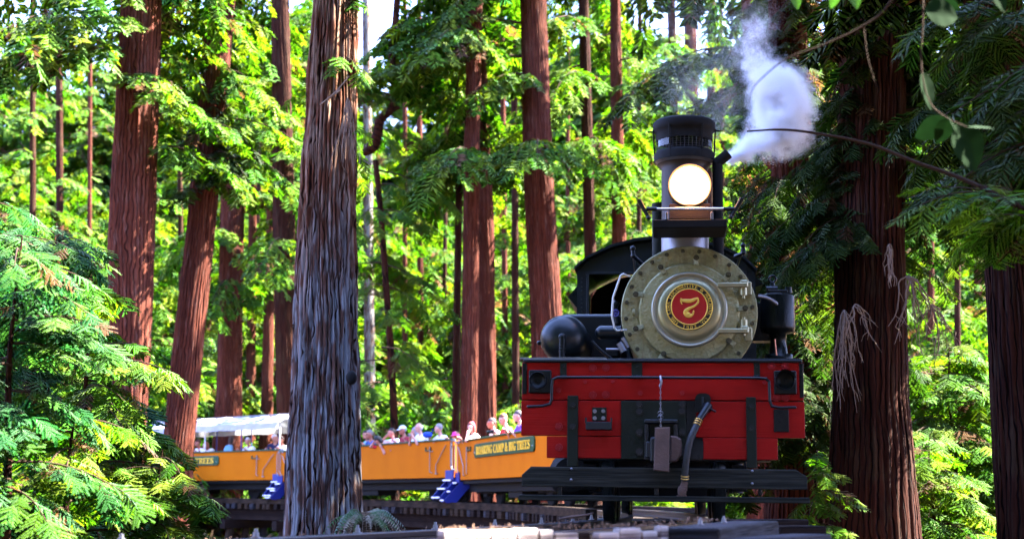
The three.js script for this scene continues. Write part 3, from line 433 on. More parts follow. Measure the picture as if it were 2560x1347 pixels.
  const band = (a, b, r) => { const d = b.clone().sub(a).normalize(); return new THREE.TorusGeometry(r, 0.0055, 8, 24).applyMatrix4(M4().compose(a, new THREE.Quaternion().setFromUnitVectors(V(0, 0, 1), d), V(1, 1, 1))); };
  for (const t of [0.02, 0.06, 0.10]) { const c = new THREE.CatmullRomCurve3(hp.slice(2)); mesh('band', band(c.getPointAt(t), c.getPointAt(t + 0.02), 0.03), MAT.brass, hs); }
  for (const t of [0.93, 0.97]) { const c = new THREE.CatmullRomCurve3(hp.slice(2)); mesh('band', band(c.getPointAt(t), c.getPointAt(t + 0.02), 0.03), MAT.brass, hs); }
  const gh = LP(z3(1185, 1010), 0.17); mesh('hose_coupling', [rod(LP(z3(1197, 950), 0.17), gh, 0.027, 0.034, 12), new THREE.SphereGeometry(0.045, 16, 12).scale(0.8, 1.2, 0.7).translate(gh.x - 0.01, gh.y - 0.01, gh.z), new THREE.TorusGeometry(0.034, 0.009, 8, 20, 4.4).rotateZ(2.6).translate(gh.x - 0.012, gh.y - 0.06, gh.z)], MAT.rust, hs);
  // lower timber and foot board
  const lt = prism([z3(67, 905), z3(132, 846), z3(1965, 868), z3(2045, 918), z3(2046, 1008), z3(67, 984)].map(p => { const q = LP(p, 0.045); return [q.x, q.y]; }), 0.10, 0.006); boxUV(lt.index ? lt.toNonIndexed() : lt);
  part('timber', lt.translate(0, 0, -0.055), MAT.darkWood, loco, 'dark timber with cut-off upper corners below the beam');
  for (const [x, y] of [[412, 862], [410, 938], [1664, 878], [1664, 965]]) part('bolt', place(new THREE.SphereGeometry(0.012, 10, 8), ...LP(z3(x, y), 0.055).toArray()), MAT.dullSteel);
  part('foot_board', slab(z3(47, 1040), z3(2064, 1080), 0.22, 0.27, 0.008), MAT.darkWood, loco, 'long dark foot board lowest on the front');
  for (const x of [330, 1000, 1720]) part('hanger', slab(z3(x - 14, 960), z3(x + 14, 1050), -0.04, 0.04), MAT.black);
}
{ // smokebox front and boiler
  const c = LP(z2(1418, 711), -0.62), R = 556 / 3.2 / 3560 * 12.62 * 0.985, S = R / 556; // S metres per unit of the close-up
  const Z = -0.62, X = (x) => c.x + (x - 1418) * S, Y = (y) => c.y - (y - 711) * S;
  const ringG = (prof, n = 96) => lathe(prof, n).rotateX(Math.PI / 2).translate(c.x, c.y, Z);
  const uvd = g => { const p = g.attributes.position, uv = g.attributes.uv; for (let i = 0; i < p.count; i++) uv.setXY(i, (p.getX(i) - c.x) * 1.1 + 0.3, (p.getY(i) - c.y) * 1.1 + 0.6); return g; };
  const face = part('smokebox_front', uvd(ringG([[0.02, 0], [R * 0.985, 0], [R, -0.012], [R, -0.10]])), MAT.silverDark, loco, 'round silver-grey smokebox front ringed with bolts');
  part('smokebox', lathe([[R * 0.97, -0.1], [R * 0.975, -0.9], [R * 0.95, -0.92], [R * 0.95, -4.9]], 64).rotateX(Math.PI / 2).translate(c.x, c.y, Z), MAT.black, loco, 'black boiler barrel behind the round front');
  for (const z of [-0.9, -2.1, -3.4]) part('boiler_band', new THREE.TorusGeometry(R * 0.96, 0.012, 8, 64).scale(1, 1, 3).translate(c.x, c.y, Z + z), MAT.satin);
  for (let k = 0; k < 24; k++) { const a = k / 24 * 2 * Math.PI + 0.09; if (Math.sin(a) < -0.86) continue; mesh('bolt', place(hexBolt(11 * S, 0.022, 17 * S), c.x + Math.cos(a) * 515 * S, c.y + Math.sin(a) * 515 * S, Z + 0.001, 0, 0, a), MAT.boltDark, face); }
  const door = part('smokebox_door', uvd(ringG([[0.02, 0.05], [250 * S, 0.05], [396 * S, 0.036], [408 * S, 0.024], [412 * S, 0.0]])), MAT.silver, loco, 'raised silver smokebox door');
  // the raised ring and the dish that carries the number plate; the boss sits a little above the centre
  const dy = 20 * S, dx = 2 * S, lift = g => g.translate(dx, dy, 0);
  mesh('door_ring', lift(ringG([[312 * S, 0.045], [308 * S, 0.075], [296 * S, 0.088], [282 * S, 0.078], [277 * S, 0.06], [262 * S, 0.064], [256 * S, 0.074]], 96)), MAT.ringSteel, door);
  mesh('door_dish', lift(uvd(ringG([[258 * S, 0.072], [240 * S, 0.092], [205 * S, 0.105], [0.02, 0.11]], 96))), MAT.silverSmooth, door);
  const lug = (ax, ay, bx, by, w) => { const L = Math.hypot(bx - ax, by - ay) * S, a = Math.atan2(-(by - ay), bx - ax); return place(new RoundedBoxGeometry(L + w * S, w * S, 0.03, 2, 0.012), (X(ax) + X(bx)) / 2, (Y(ay) + Y(by)) / 2, Z + 0.042, 0, 0, a); };
  for (const [x, y, x2, y2] of [[1190, 340, 1215, 375], [1480, 262, 1480, 305], [1738, 405, 1712, 436], [985, 562, 1030, 566], [985, 845, 1028, 832], [1210, 1050, 1190, 1078], [1735, 945, 1768, 968], [1870, 680, 1825, 685]]) { mesh('door_clamp', lug(x, y, x2, y2, 44), MAT.silver, door); mesh('bolt', place(hexBolt(15 * S, 0.03, 23 * S), X(x), Y(y), Z + 0.055), MAT.boltDark, door); }
  for (const y of [494, 868]) { const h = mesh('hinge', [place(box(245 * S, 40 * S, 0.035, 0, 0, 0, 0.01), X(1768), Y(y), Z + 0.085), place(box(70 * S, 62 * S, 0.08, 0, 0, 0, 0.015), X(1862), Y(y - 12), Z + 0.05), place(cyl(30 * S, 30 * S, 70 * S, 16), X(1858), Y(y + (y < 600 ? 45 : -58)), Z + 0.05), place(cyl(12 * S, 12 * S, 150 * S, 12), X(1858), Y(y + (y < 600 ? 30 : -40)), Z + 0.05), place(box(60 * S, 110 * S, 0.03, 0, 0, 0, 0.01), X(1895), Y(y + 20), Z + 0.02)], MAT.silverSmooth, door); }
  mesh('handle', place(cyl(26 * S, 26 * S, 20 * S, 8), X(968), Y(706), Z + 0.02, 0, 0, 1.57), MAT.silver, face);
  // number plate
  const pc = V(X(1419), Y(674), Z + 0.112), r1 = 193 * S, r2 = 146 * S;
  const plate = part('number_plate', lathe([[0.001, 0.006], [r1 * 0.99, 0.006], [r1, 0], [r1, -0.01]], 64).rotateX(Math.PI / 2).translate(pc.x, pc.y, pc.z), MAT.plateBlack, loco, 'round black, gold and red number plate with a gold seven');
  mesh('gold_ring', [new THREE.TorusGeometry(r1 * 0.965, 4.6 * S, 8, 72).translate(pc.x, pc.y, pc.z + 0.007), new THREE.TorusGeometry(r2 * 1.0, 5.5 * S, 8, 64).translate(pc.x, pc.y, pc.z + 0.007)], MAT.gold, plate);
  mesh('red_disc', cylZ(r2 * 0.97, r2 * 0.97, 0.006, 64).translate(pc.x, pc.y, pc.z + 0.0075), MAT.plateRed, plate);
  const gl = [], rm = (r1 + r2) / 2 - 12 * S, put = (ch, a, flip) => { if (ch === ' ') return; const g = letters(serif, ch, 28 * S, 0.004), rr = flip ? rm + 25 * S : rm; gl.push(place(g, pc.x + Math.cos(a) * rr, pc.y + Math.sin(a) * rr, pc.z + 0.006, 0, 0, flip ? a + Math.PI / 2 : a - Math.PI / 2)); };
  const str = 'THE LIMA LOCOMOTIVE & MACHINE CO.', wd = [...str].map(ch => ch === ' ' ? 0.75 : 'MW&'.includes(ch) ? 1.15 : 'I.'.includes(ch) ? 0.6 : 0.95), tot = wd.reduce((a, b) => a + b); let acc = 0;
  [...str].forEach((ch, i) => { const t = (acc + wd[i] / 2) / tot; acc += wd[i]; put(ch, rad(238 - 296 * t)); });
  [...'1902'].forEach((ch, i) => put(ch, rad(254.5 + 10.5 * i), true)); put('.', rad(296), true);
  mesh('lettering', gl, MAT.gold, plate);
  const q = (x, y) => V(x * S, -y * S, 0), seven = [taperTube([q(-66, -52), q(-30, -46), q(10, -46), q(48, -60), q(72, -72)], [12 * S, 17 * S, 17 * S, 14 * S, 5 * S], 8, 24), taperTube([q(-66, -72), q(-66, -45), q(-58, -18)], [3 * S, 9 * S, 3 * S], 8, 10), taperTube([q(72, -70), q(70, -36), q(40, -4), q(-6, 18), q(-32, 44), q(-24, 70), q(0, 78), q(26, 62), q(36, 30)], [5 * S, 9 * S, 9 * S, 11 * S, 16 * S, 17 * S, 15 * S, 10 * S, 5 * S], 8, 40), new THREE.SphereGeometry(17 * S, 12, 10).translate(-8 * S, -62 * S, 0)];
  mesh('numeral', seven.map(g => plain(g).scale(1, 1, 0.35).translate(pc.x, pc.y, pc.z + 0.012)), MAT.gold, plate);
  // white bent rod on the left, knobs on both shoulders
  const rp = [[938, 410], [882, 394], [862, 410], [800, 590], [790, 740], [812, 842], [832, 862], [910, 850]].map(([x, y], i) => V(X(x), Y(y), Z + (i < 1 || i > 6 ? 0.01 : 0.06)));
  part('lever_rod', rp.slice(1).map((b, i) => rod(rp[i], b, 0.009, 0.009, 10)), std({ color: lin(0.5, 0.5, 0.46), metalness: 0.5, roughness: 0.4 }), loco, 'pale bent rod left of the smokebox');
  for (const [x, y, x2, y2, zz] of [[968, 195, 1040, 320, -0.25], [1852, 172, 1790, 260, -0.6]]) { const a = LP(z2(x, y), Z + zz), b = LP(z2(x2, y2), Z + zz - 0.1), d = part('rail_knob', [new THREE.SphereGeometry(0.026, 14, 10).translate(a.x, a.y, a.z), rod(a, V(a.x + 0.004, a.y - 0.07, a.z), 0.016, 0.022, 10), new THREE.SphereGeometry(0.024, 12, 8).translate(a.x + 0.004, a.y - 0.07, a.z), rod(V(a.x + 0.004, a.y - 0.07, a.z), b, 0.018, 0.022, 10)], MAT.satin); part('handrail', rod(a, V(a.x, a.y - 0.05, a.z - 3.8), 0.013), MAT.satin); }
  // funnel
  const f = LP(z1(1300, 700), -1.0), yb = c.y + R * 0.9, FY = (y) => LP(z1(1300, y), -1.0).y, FS = 1 / 3.061 / 3560 * 12.9 * 1.0;
  const fx = f.x + 8 * FS * 3, fz = -1.0, fr = (w) => w * FS;
  part('funnel', lathe([[fr(185), yb - 0.25], [fr(185), FY(885)], [fr(178), FY(880)], [fr(176), FY(440)], [fr(205), FY(405)], [fr(236), FY(385)]], 56).translate(fx, 0, fz), MAT.dullSteel, loco, 'steel funnel barrel');
  part('funnel_jacket', lathe([[fr(181), FY(872)], [fr(181), FY(445)], [fr(212), FY(404)]], 56).translate(fx, 0, fz), MAT.bracket, loco, 'sooty brown upper part of the funnel');
  const drum = part('spark_arrester', lathe([[fr(236), FY(388)], [fr(240), FY(330)], [fr(226), FY(322)], [fr(224), FY(312)]], 56).translate(fx, 0, fz), MAT.soot, loco, 'black spark arrester drum on the funnel');
  const wires = []; for (let k = 0; k < 44; k++) { const a = k / 44 * 2 * Math.PI; wires.push(cyl(0.0022, 0.0022, FY(165) - FY(318), 4).translate(fx + Math.cos(a) * fr(216), (FY(165) + FY(318)) / 2, fz + Math.sin(a) * fr(216))); } for (let k = 1; k < 9; k++) wires.push(new THREE.TorusGeometry(fr(216), 0.002, 4, 48).rotateX(Math.PI / 2).translate(fx, FY(165) + (FY(318) - FY(165)) * k / 9, fz));
  mesh('wire_mesh', wires, MAT.mesh, drum, null, 'stuff');
  mesh('inner_cone', lathe([[fr(150), FY(322)], [fr(120), FY(240)], [fr(150), FY(160)]], 40).translate(fx, 0, fz), MAT.soot, drum);
  mesh('cap', lathe([[fr(224), FY(232)], [fr(224), FY(165)], [fr(244), FY(150)], [fr(246), FY(95)], [fr(228), FY(78)], [fr(60), FY(68)], [0.001, FY(66)]], 56).translate(fx, 0, fz), MAT.soot, drum);
  mesh('mica_window', new THREE.CylinderGeometry(fr(219), fr(219), FY(232) - FY(285), 40, 1, true).translate(fx, (FY(232) + FY(285)) / 2, fz), MAT.glass, drum);
  for (const a of [-1.45, -0.5, 0.6, 1.45, 2.5, 3.7]) mesh('tie_rod', rod(V(fx + Math.sin(a) * fr(232), FY(385), fz + Math.cos(a) * fr(232)), V(fx + Math.sin(a) * fr(246), FY(140), fz + Math.cos(a) * fr(246)), 0.007), MAT.soot, drum);
  for (const s of [-1, 1]) mesh('lug', box(0.07, 0.014, 0.02, fx + s * fr(258), FY(150), fz, 0.004), MAT.soot, drum);
  part('funnel_base', lathe([[fr(190) + 0.14, yb - 0.22], [fr(190) + 0.05, yb - 0.08], [fr(188), yb]], 48).translate(fx, 0, fz), MAT.black);
  // pipes beside the funnel
  const ex = LP(z1(1578, 700), -0.95); part('exhaust_pipe', [rod(V(ex.x, yb - 0.35, -0.95), V(ex.x, LP(z1(1578, 385), -0.95).y, -0.95), 0.048, 0.048, 16), rod(LP(z1(1560, 400), -0.95), LP(z1(1658, 318), -0.95), 0.05, 0.05, 16), new THREE.SphereGeometry(0.049, 14, 10).translate(ex.x, LP(z1(1578, 390), -0.95).y, -0.95)], MAT.soot, loco, 'black pipe with a slanting nozzle blowing steam');
  const lx = LP(z1(1120, 800), -1.25); part('sand_pipe', rod(V(lx.x, yb - 0.45, -1.25), V(lx.x, LP(z1(1120, 700), -1.25).y, -1.25), 0.058, 0.058, 16), MAT.olive);
  part('dome', lathe([[0.22, yb - 0.2], [0.22, yb + 0.42], [0.17, yb + 0.56], [0.001, yb + 0.62]], 40).translate(c.x, 0, Z - 1.55), MAT.satin, loco, 'black steam dome behind the funnel');
  // headlamp on its platform
  const hz = -0.42, hl = LP(z1(1362, 562), hz), hr = 166 / 3.061 / 3560 * 12.42 * 0.985;
  const lampBody = part('headlamp', lathe([[hr * 0.93, 0.004], [hr * 1.0, 0.03], [hr * 1.045, 0.028], [hr * 1.06, 0.0], [hr * 1.06, -0.06], [hr * 0.98, -0.08], [hr * 0.96, -0.26], [hr * 0.5, -0.34], [0.001, -0.35]], 56).rotateX(Math.PI / 2).translate(hl.x, hl.y, hz), MAT.bracket, loco, 'large round headlamp glowing white');
  mesh('lamp_lens', lathe([[0.001, 0.016], [hr * 0.5, 0.012], [hr * 0.955, 0.0], [hr * 0.955, -0.02]], 48).rotateX(Math.PI / 2).translate(hl.x, hl.y, hz), MAT.lens, lampBody);
  part('lamp_platform', [slab(z1(1078, 822), z1(1650, 888), -0.30, 0.5, 0.012)], MAT.soot, loco, 'black platform carrying the headlamp');
  part('lamp_stand', [slab(z1(1200, 700), z1(1525, 822), -0.40, 0.22, 0.01)], MAT.bracket);
  for (const x of [1185, 1532]) part('rail_post', slab(z1(x - 11, 765), z1(x + 11, 822), -0.30, 0.02), MAT.dullSteel);
  part('lamp_rail', rod(LP(z1(1030, 742), -0.28), LP(z1(1706, 740), -0.28), 0.0125, 0.0125, 12), MAT.steel, loco, 'bright steel rail under the headlamp');
  for (const [a, b, k] of [[[972, 672], [1046, 808], 1], [[1762, 662], [1678, 804], -1]]) part('rail_end', [rod(LP(z1(...a), -0.28), LP(z1(...b), -0.28), 0.024, 0.015, 10), rod(LP(z1(1030 + (k < 0 ? 590 : 0), 742), -0.28), LP(z1(1110 + (k < 0 ? 596 : 0), 742), -0.28), 0.019, 0.019, 10), new THREE.SphereGeometry(0.022, 10, 8).translate(...LP(z1(...b), -0.28).toArray()), rod(LP(z1(...a), -0.28), LP(z1(a[0] - 70 * k * 0.75, a[1] - 45), -0.28), 0.004, 0.003, 6)], MAT.satin);
  const glow = new THREE.PointLight(new THREE.Color(1, 0.42, 0.12), 0.22, 6, 2); glow.position.copy(V(hl.x, hl.y, hz + 0.06).applyMatrix4(loco.matrixWorld)); glow.castShadow = true; glow.shadow.radius = 5; scene.add(glow);
  // left: air reservoir, tank, small cylinder, hand wheel
  const tk = LP(z2(407, 902), -0.62), tr = 196 / 3.2 / 3560 * 12.7;
  const res = part('air_reservoir', lathe([[0.001, tr * 0.62], [tr * 0.35, tr * 0.57], [tr * 0.68, tr * 0.4], [tr * 0.9, tr * 0.16], [tr, -0.08], [tr, -2.2]], 48).rotateX(Math.PI / 2).translate(tk.x, tk.y, -0.72), MAT.satin, loco, 'black air reservoir with a domed end');
  mesh('elbow_pipe', [rod(V(tk.x, tk.y - tr, -0.55), V(tk.x, tk.y - 0.02, -0.55), 0.03, 0.03, 12), new THREE.SphereGeometry(0.036, 14, 10).translate(tk.x, tk.y - 0.01, -0.555), rod(V(tk.x, tk.y - 0.01, -0.55), V(tk.x, tk.y - 0.01, -0.66), 0.03, 0.03, 12), ...[0.05, 0.075, 0.1].map(k => new THREE.TorusGeometry(0.031, 0.004, 6, 16).rotateX(Math.PI / 2).translate(tk.x, tk.y - k - 0.04, -0.55))], MAT.black, res);
  mesh('drain_cock', new THREE.SphereGeometry(0.022, 10, 8).translate(tk.x - tr - 0.015, tk.y - 0.03, -0.85), MAT.satin, res);
  part('side_tank', slab(z2(392, 718), z2(870, 1080), -1.6, 2.6, 0.04), MAT.satin, loco, 'dark blue-black side tank');
  const sc = LP(z2(778, 868), -0.75); part('small_cylinder', [cylX(0.062, 0.17, 24).translate(sc.x + 0.02, sc.y, -0.75), new THREE.SphereGeometry(0.062, 20, 14).translate(sc.x - 0.065, sc.y, -0.75)], MAT.satin);
  const wh = LP(z2(830, 712), -0.7); const spokes = []; for (let k = 0; k < 6; k++) spokes.push(rod(V(wh.x, wh.y, -0.7), V(wh.x + Math.cos(k * 1.047) * 0.028, wh.y + Math.sin(k * 1.047) * 0.028, -0.7), 0.003)); part('hand_wheel', [new THREE.TorusGeometry(0.029, 0.0055, 8, 24).translate(wh.x, wh.y, -0.7), ...spokes], std({ color: lin(0.05, 0.04, 0.20), roughness: 0.4, metalness: 0.3 }), loco, 'small bluish valve wheel');
  part('steam_pipe', [tube([[840, 620], [820, 670], [835, 740], [845, 800]].map(([x, y]) => LP(z2(x, y), -0.85)), 0.03, 10), tube([[640, 940], [700, 1000], [760, 1050], [800, 1080]].map(([x, y]) => LP(z2(x, y), -0.7)), 0.014, 8)], MAT.satin);
  const rv = LP(z2(880, 985), -0.6); part('relief_valve', [place(cyl(0.03, 0.034, 0.09, 8), rv.x, rv.y, -0.6, 0, 0, 0.5), place(cyl(0.018, 0.018, 0.1, 10), rv.x + 0.03, rv.y + 0.04, -0.6, 0, 0, 0.5), place(cyl(0.012, 0.012, 0.12, 8), rv.x - 0.08, rv.y - 0.02, -0.6, 0, 0, 1.57)], MAT.dullSteel);
  // right: air compressor
  const ac = LP(z2(2128, 720), -0.95), as = 1 / 3.2 / 3560 * 12.95, AY = y => LP(z2(2128, y), -0.95).y;
  const pump = part('air_pump', lathe([[0.001, AY(555)], [100 * as, AY(560)], [134 * as, AY(580)], [137 * as, AY(830)], [128 * as, AY(870)], [70 * as, AY(880)], [62 * as, AY(940)], [74 * as, AY(1040)], [112 * as, AY(1045)], [112 * as, AY(1085)]], 40).translate(ac.x, 0, -0.95), MAT.black, loco, 'upright black air pump right of the smokebox');
  mesh('lifting_eye', new THREE.TorusGeometry(27 * as, 9 * as, 8, 24).translate(LP(z2(2087, 437), -0.95).x, AY(440), -0.95), MAT.satin, pump);
  mesh('pump_head', [rod(V(LP(z2(2087, 500), -0.95).x, AY(560), -0.95), V(LP(z2(2087, 470), -0.95).x, AY(470), -0.95), 0.032, 0.02, 12), place(cyl(0.028, 0.028, 0.10, 12), ac.x - 0.05, AY(522), -0.93, 0, 0, 1.57), place(cyl(0.03, 0.034, 0.055, 8), LP(z2(2215, 525), -0.95).x, AY(530), -0.95), box(0.18, 0.03, 0.12, ac.x, AY(545), -0.95)], MAT.satin, pump);
  mesh('steel_pipe', tube([[1965, 575], [2040, 590], [2110, 630], [2136, 664]].map(([x, y], i) => LP(z2(x, y), -0.72 - 0.04 * i)), 0.019, 10), MAT.dullSteel, pump);
  mesh('copper_pipe', tube([[2105, 920], [2110, 980], [2118, 1050]].map(([x, y]) => LP(z2(x, y), -0.8)), 0.008, 8), std({ color: lin(0.5, 0.2, 0.12), metalness: 0.9, roughness: 0.4 }), pump);
  part('pump_bracket', box(0.2, 0.35, 0.2, (c.x + R * 0.92 + ac.x) / 2, AY(780), -1.05), MAT.black);
}
{ // cab, far back on the frame
  const zc = -5.9, A = (x, y) => LP([x, y], zc), roof = [[1437, 676], [1470, 648], [1530, 620], [1590, 605], [1662, 597], [1735, 605], [1800, 621], [1858, 648], [1893, 680]].map(p => A(...p));
  const inner = roof.map(p => [p.x, p.y]), b = A(1442, 800).y - 1.5, l = A(1443, 700).x, r = A(1889, 700).x;
  const wl = A(1471, 685), wr = A(1592, 790), w2l = A(1745, 685).x, w2r = A(1862, 685).x;
  const sh = new THREE.Shape([new THREE.Vector2(l, b), ...[new THREE.Vector2(l, inner[0][1] - 0.01)], ...inner.slice(1, -1).map(p => new THREE.Vector2(p[0], p[1] - 0.02)), new THREE.Vector2(r, inner[8][1] - 0.01), new THREE.Vector2(r, b)].reverse());
  for (const [x0, x1] of [[wl.x, wr.x], [w2l, w2r]]) sh.holes.push(new THREE.Path([new THREE.Vector2(x0, wr.y), new THREE.Vector2(x1, wr.y), new THREE.Vector2(x1, wl.y - 0.02), new THREE.Vector2(x1 - 0.03, wl.y), new THREE.Vector2(x0 + 0.03, wl.y), new THREE.Vector2(x0, wl.y - 0.02)]));
  const cab = part('cab_wall', new THREE.ExtrudeGeometry(sh, { depth: 0.06, bevelEnabled: false }).translate(0, 0, zc - 0.06), MAT.satin, loco, 'arched black cab front with dark windows');
  for (const [x0, x1] of [[wl.x, wr.x], [w2l, w2r]]) mesh('window_frame', [box(x1 - x0 + 0.06, 0.03, 0.03, (x0 + x1) / 2, wl.y + 0.005, zc + 0.012), box(0.03, wl.y - wr.y, 0.03, x0 - 0.005, (wl.y + wr.y) / 2, zc + 0.012), box(0.03, wl.y - wr.y, 0.03, x1 + 0.005, (wl.y + wr.y) / 2, zc + 0.012)], MAT.satin, cab);
  const rv = []; for (let k = 0; k < 22; k++) { const t = k / 21; rv.push(new THREE.SphereGeometry(0.009, 6, 4).translate(l + 0.06, b + 0.9 + (inner[0][1] - b - 1) * t, zc + 0.003)); } mesh('rivet', rv, MAT.satin, cab, null, 'stuff');
  part('cab_side', [box(0.05, inner[0][1] - b, 2.4, l + 0.025, (inner[0][1] + b) / 2, zc - 1.27), box(0.05, inner[0][1] - b, 2.4, r - 0.025, (inner[0][1] + b) / 2, zc - 1.27)], MAT.black);
  part('cab_back', new THREE.ExtrudeGeometry(new THREE.Shape([new THREE.Vector2(l + 0.06, b), ...inner.map((p, i) => new THREE.Vector2(clamp(p[0], l + 0.06, r - 0.06), p[1] - 0.03)), new THREE.Vector2(r - 0.06, b)].reverse()), { depth: 0.05, bevelEnabled: false }).translate(0, 0, zc - 2.5), MAT.black);
  part('boiler_backhead', cylZ(0.55, 0.55, 0.3, 32).translate((l + r) / 2 + 0.2, 1.9, zc - 0.4), MAT.soot);
  const rp = inner.map(p => new THREE.Vector2(p[0], p[1])), rs = new THREE.Shape([...rp, ...rp.slice().reverse().map(p => new THREE.Vector2(p.x, p.y + 0.035))]);
  part('cab_roof', new THREE.ExtrudeGeometry(rs, { depth: 2.7, bevelEnabled: false }).translate(0, 0, zc - 2.6), MAT.satin, loco, 'curved black cab roof');
  const v1 = [A(1443, 694), A(1413, 729), A(1443, 764)], v2 = [A(1889, 668), A(1916, 696), A(1889, 706)];
  for (const v of [v1, v2]) { const q = v.map(p => [p.x, p.y]); const g = prism(v === v1 ? q : q.reverse(), 1.4); part('window_awning', g.translate(0, 0, zc - 1.9), MAT.black, loco, v === v1 ? 'folded black awning on the left of the cab' : 'small black awning on the right of the cab'); }
  part('ash_pan', [box(1.0, 0.62, 3.6, 0, 0.50, -4.9, 0.02), box(1.7, 0.34, 0.12, 0, 0.62, -2.95, 0.01), box(1.5, 0.5, 1.4, 0, 0.48, -9.0, 0.02)], MAT.soot);
  part('fuel_bunker', box(r - l - 0.3, 1.2, 1.9, (l + r) / 2, 1.9, zc - 3.6, 0.03), MAT.black);
  part('main_frame', [box(0.14, 0.3, 9.6, -0.35, 0.80, -5.2), box(0.14, 0.3, 9.6, 0.45, 0.80, -5.2), box(2.2, 0.12, 4.2, 0.05, 1.0, -7.4)], MAT.black);
  for (const z of [-1.25, -2.35, -7.2, -8.4]) { const tr = 0.40;
    for (const s of [-1, 1]) { const w = part('wheel', lathe([[0.06, -0.05], [0.1, -0.05], [0.30, -0.02], [tr - 0.05, -0.05], [tr + 0.025, -0.06], [tr + 0.025, -0.03], [tr, -0.02], [tr - 0.01, 0.05], [0.3, 0.03], [0.1, 0.07], [0.02, 0.07]], 40).rotateZ(-Math.PI / 2 * s).translate(s * 0.50, tr, z), MAT.black); mesh('axle_box', box(0.14, 0.24, 0.24, s * 0.68, tr, z), MAT.soot, w); }
    part('axle', cylX(0.07, 1.0, 14).translate(0, tr, z), MAT.soot); }
  for (const z of [-1.8, -7.8]) part('truck_frame', [box(0.12, 0.16, 2.1, -0.68, 0.62, z), box(0.12, 0.16, 2.1, 0.68, 0.62, z), box(1.4, 0.18, 0.3, 0, 0.58, z), ...[-1, 1].flatMap(s => [0, 1, 2].map(k => cyl(0.07, 0.07, 0.3, 10).translate(s * 0.68, 0.42, z - 0.15 + 0.15 * k)))], MAT.black);
  part('drive_shaft', [rod(V(-0.85, 0.42, -1), V(-0.85, 0.42, -9), 0.05, 0.05, 12), ...[-1.25, -2.35, -7.2, -8.4].map(z => place(cylZ(0.16, 0.22, 0.14, 20), -0.85, 0.42, z))], MAT.soot);
  part('side_cylinder', [0, 1, 2].map(k => place(lathe([[0.001, 0.4], [0.15, 0.38], [0.16, 0], [0.12, -0.5], [0.001, -0.52]], 20), -0.78, 1.5, -4.2 - 0.5 * k)), MAT.black);
}

// ---------------------------------------------------------------- railway track on its trestle
const tieMat = [phy({ specularIntensity: 0.12, map: woodMap([0.006, 0.004, 0.004], [0.026, 0.017, 0.014], 300), roughness: 0.9, bumpMap: woodBump, bumpScale: 0.008 }), phy({ specularIntensity: 0.12, map: woodMap([0.010, 0.007, 0.005], [0.045, 0.028, 0.018], 303), roughness: 0.9, bumpMap: woodBump, bumpScale: 0.008 }), phy({ specularIntensity: 0.3, map: woodMap([0.008, 0.008, 0.010], [0.04, 0.038, 0.045], 306), roughness: 0.9, bumpMap: woodBump, bumpScale: 0.008 })];
const paleWood = [std({ map: woodMap([0.07, 0.045, 0.05], [0.62, 0.55, 0.52], 310), roughness: 0.9, bumpMap: woodBump, bumpScale: 0.01 }), std({ map: woodMap([0.04, 0.026, 0.028], [0.42, 0.35, 0.33], 312), roughness: 0.9, bumpMap: woodBump, bumpScale: 0.01 })];
const railMat = std({ color: lin(0.06, 0.052, 0.055), metalness: 0.75, roughness: 0.42, bumpMap: fineBump, bumpScale: 0.001 });
function sweep(s0, s1, ds, prof, off, drop = 0) { // prof: closed [across, up] outline carried along the track
  const pos = [], uv = [], idx = [], n = prof.length, m = Math.max(1, Math.round((s1 - s0) / ds)); let len = [0]; for (let i = 1; i <= n; i++) len.push(len[i - 1] + Math.hypot(prof[i % n][0] - prof[i - 1][0], prof[i % n][1] - prof[i - 1][1]));
  for (let k = 0; k <= m; k++) { const s = s0 + (s1 - s0) * k / m, { p, right } = trackAt(s); for (let i = 0; i <= n; i++) { const q = prof[i % n]; pos.push(p.x + right.x * (off + q[0]), p.y + q[1] + drop, p.z + right.z * (off + q[0])); uv.push(s, len[i]); } }
  for (let k = 0; k < m; k++) for (let i = 0; i < n; i++) { const a = k * (n + 1) + i, b = a + 1, c = a + n + 1, e = c + 1; idx.push(a, b, c, b, e, c); }
  for (const [k, f] of [[0, 1], [m, -1]]) for (let i = 1; i + 1 < n; i++) { const o = k * (n + 1); f > 0 ? idx.push(o, o + i + 1, o + i) : idx.push(o, o + i, o + i + 1); }
  const g = new THREE.BufferGeometry(); g.setAttribute('position', new THREE.Float32BufferAttribute(pos, 3)); g.setAttribute('uv', new THREE.Float32BufferAttribute(uv, 2)); g.setIndex(idx); const q = g.toNonIndexed(); q.computeVertexNormals(); return q;
}
const rect = (w, y0, y1) => [[-w / 2, y0], [-w / 2, y1 - 0.008], [-w / 2 + 0.008, y1], [w / 2 - 0.008, y1], [w / 2, y1 - 0.008], [w / 2, y0]];
const S0 = trackS(2), S1 = Math.min(TRACK_LEN - 2, trackS(57.5)), ST = trackS(21.2);
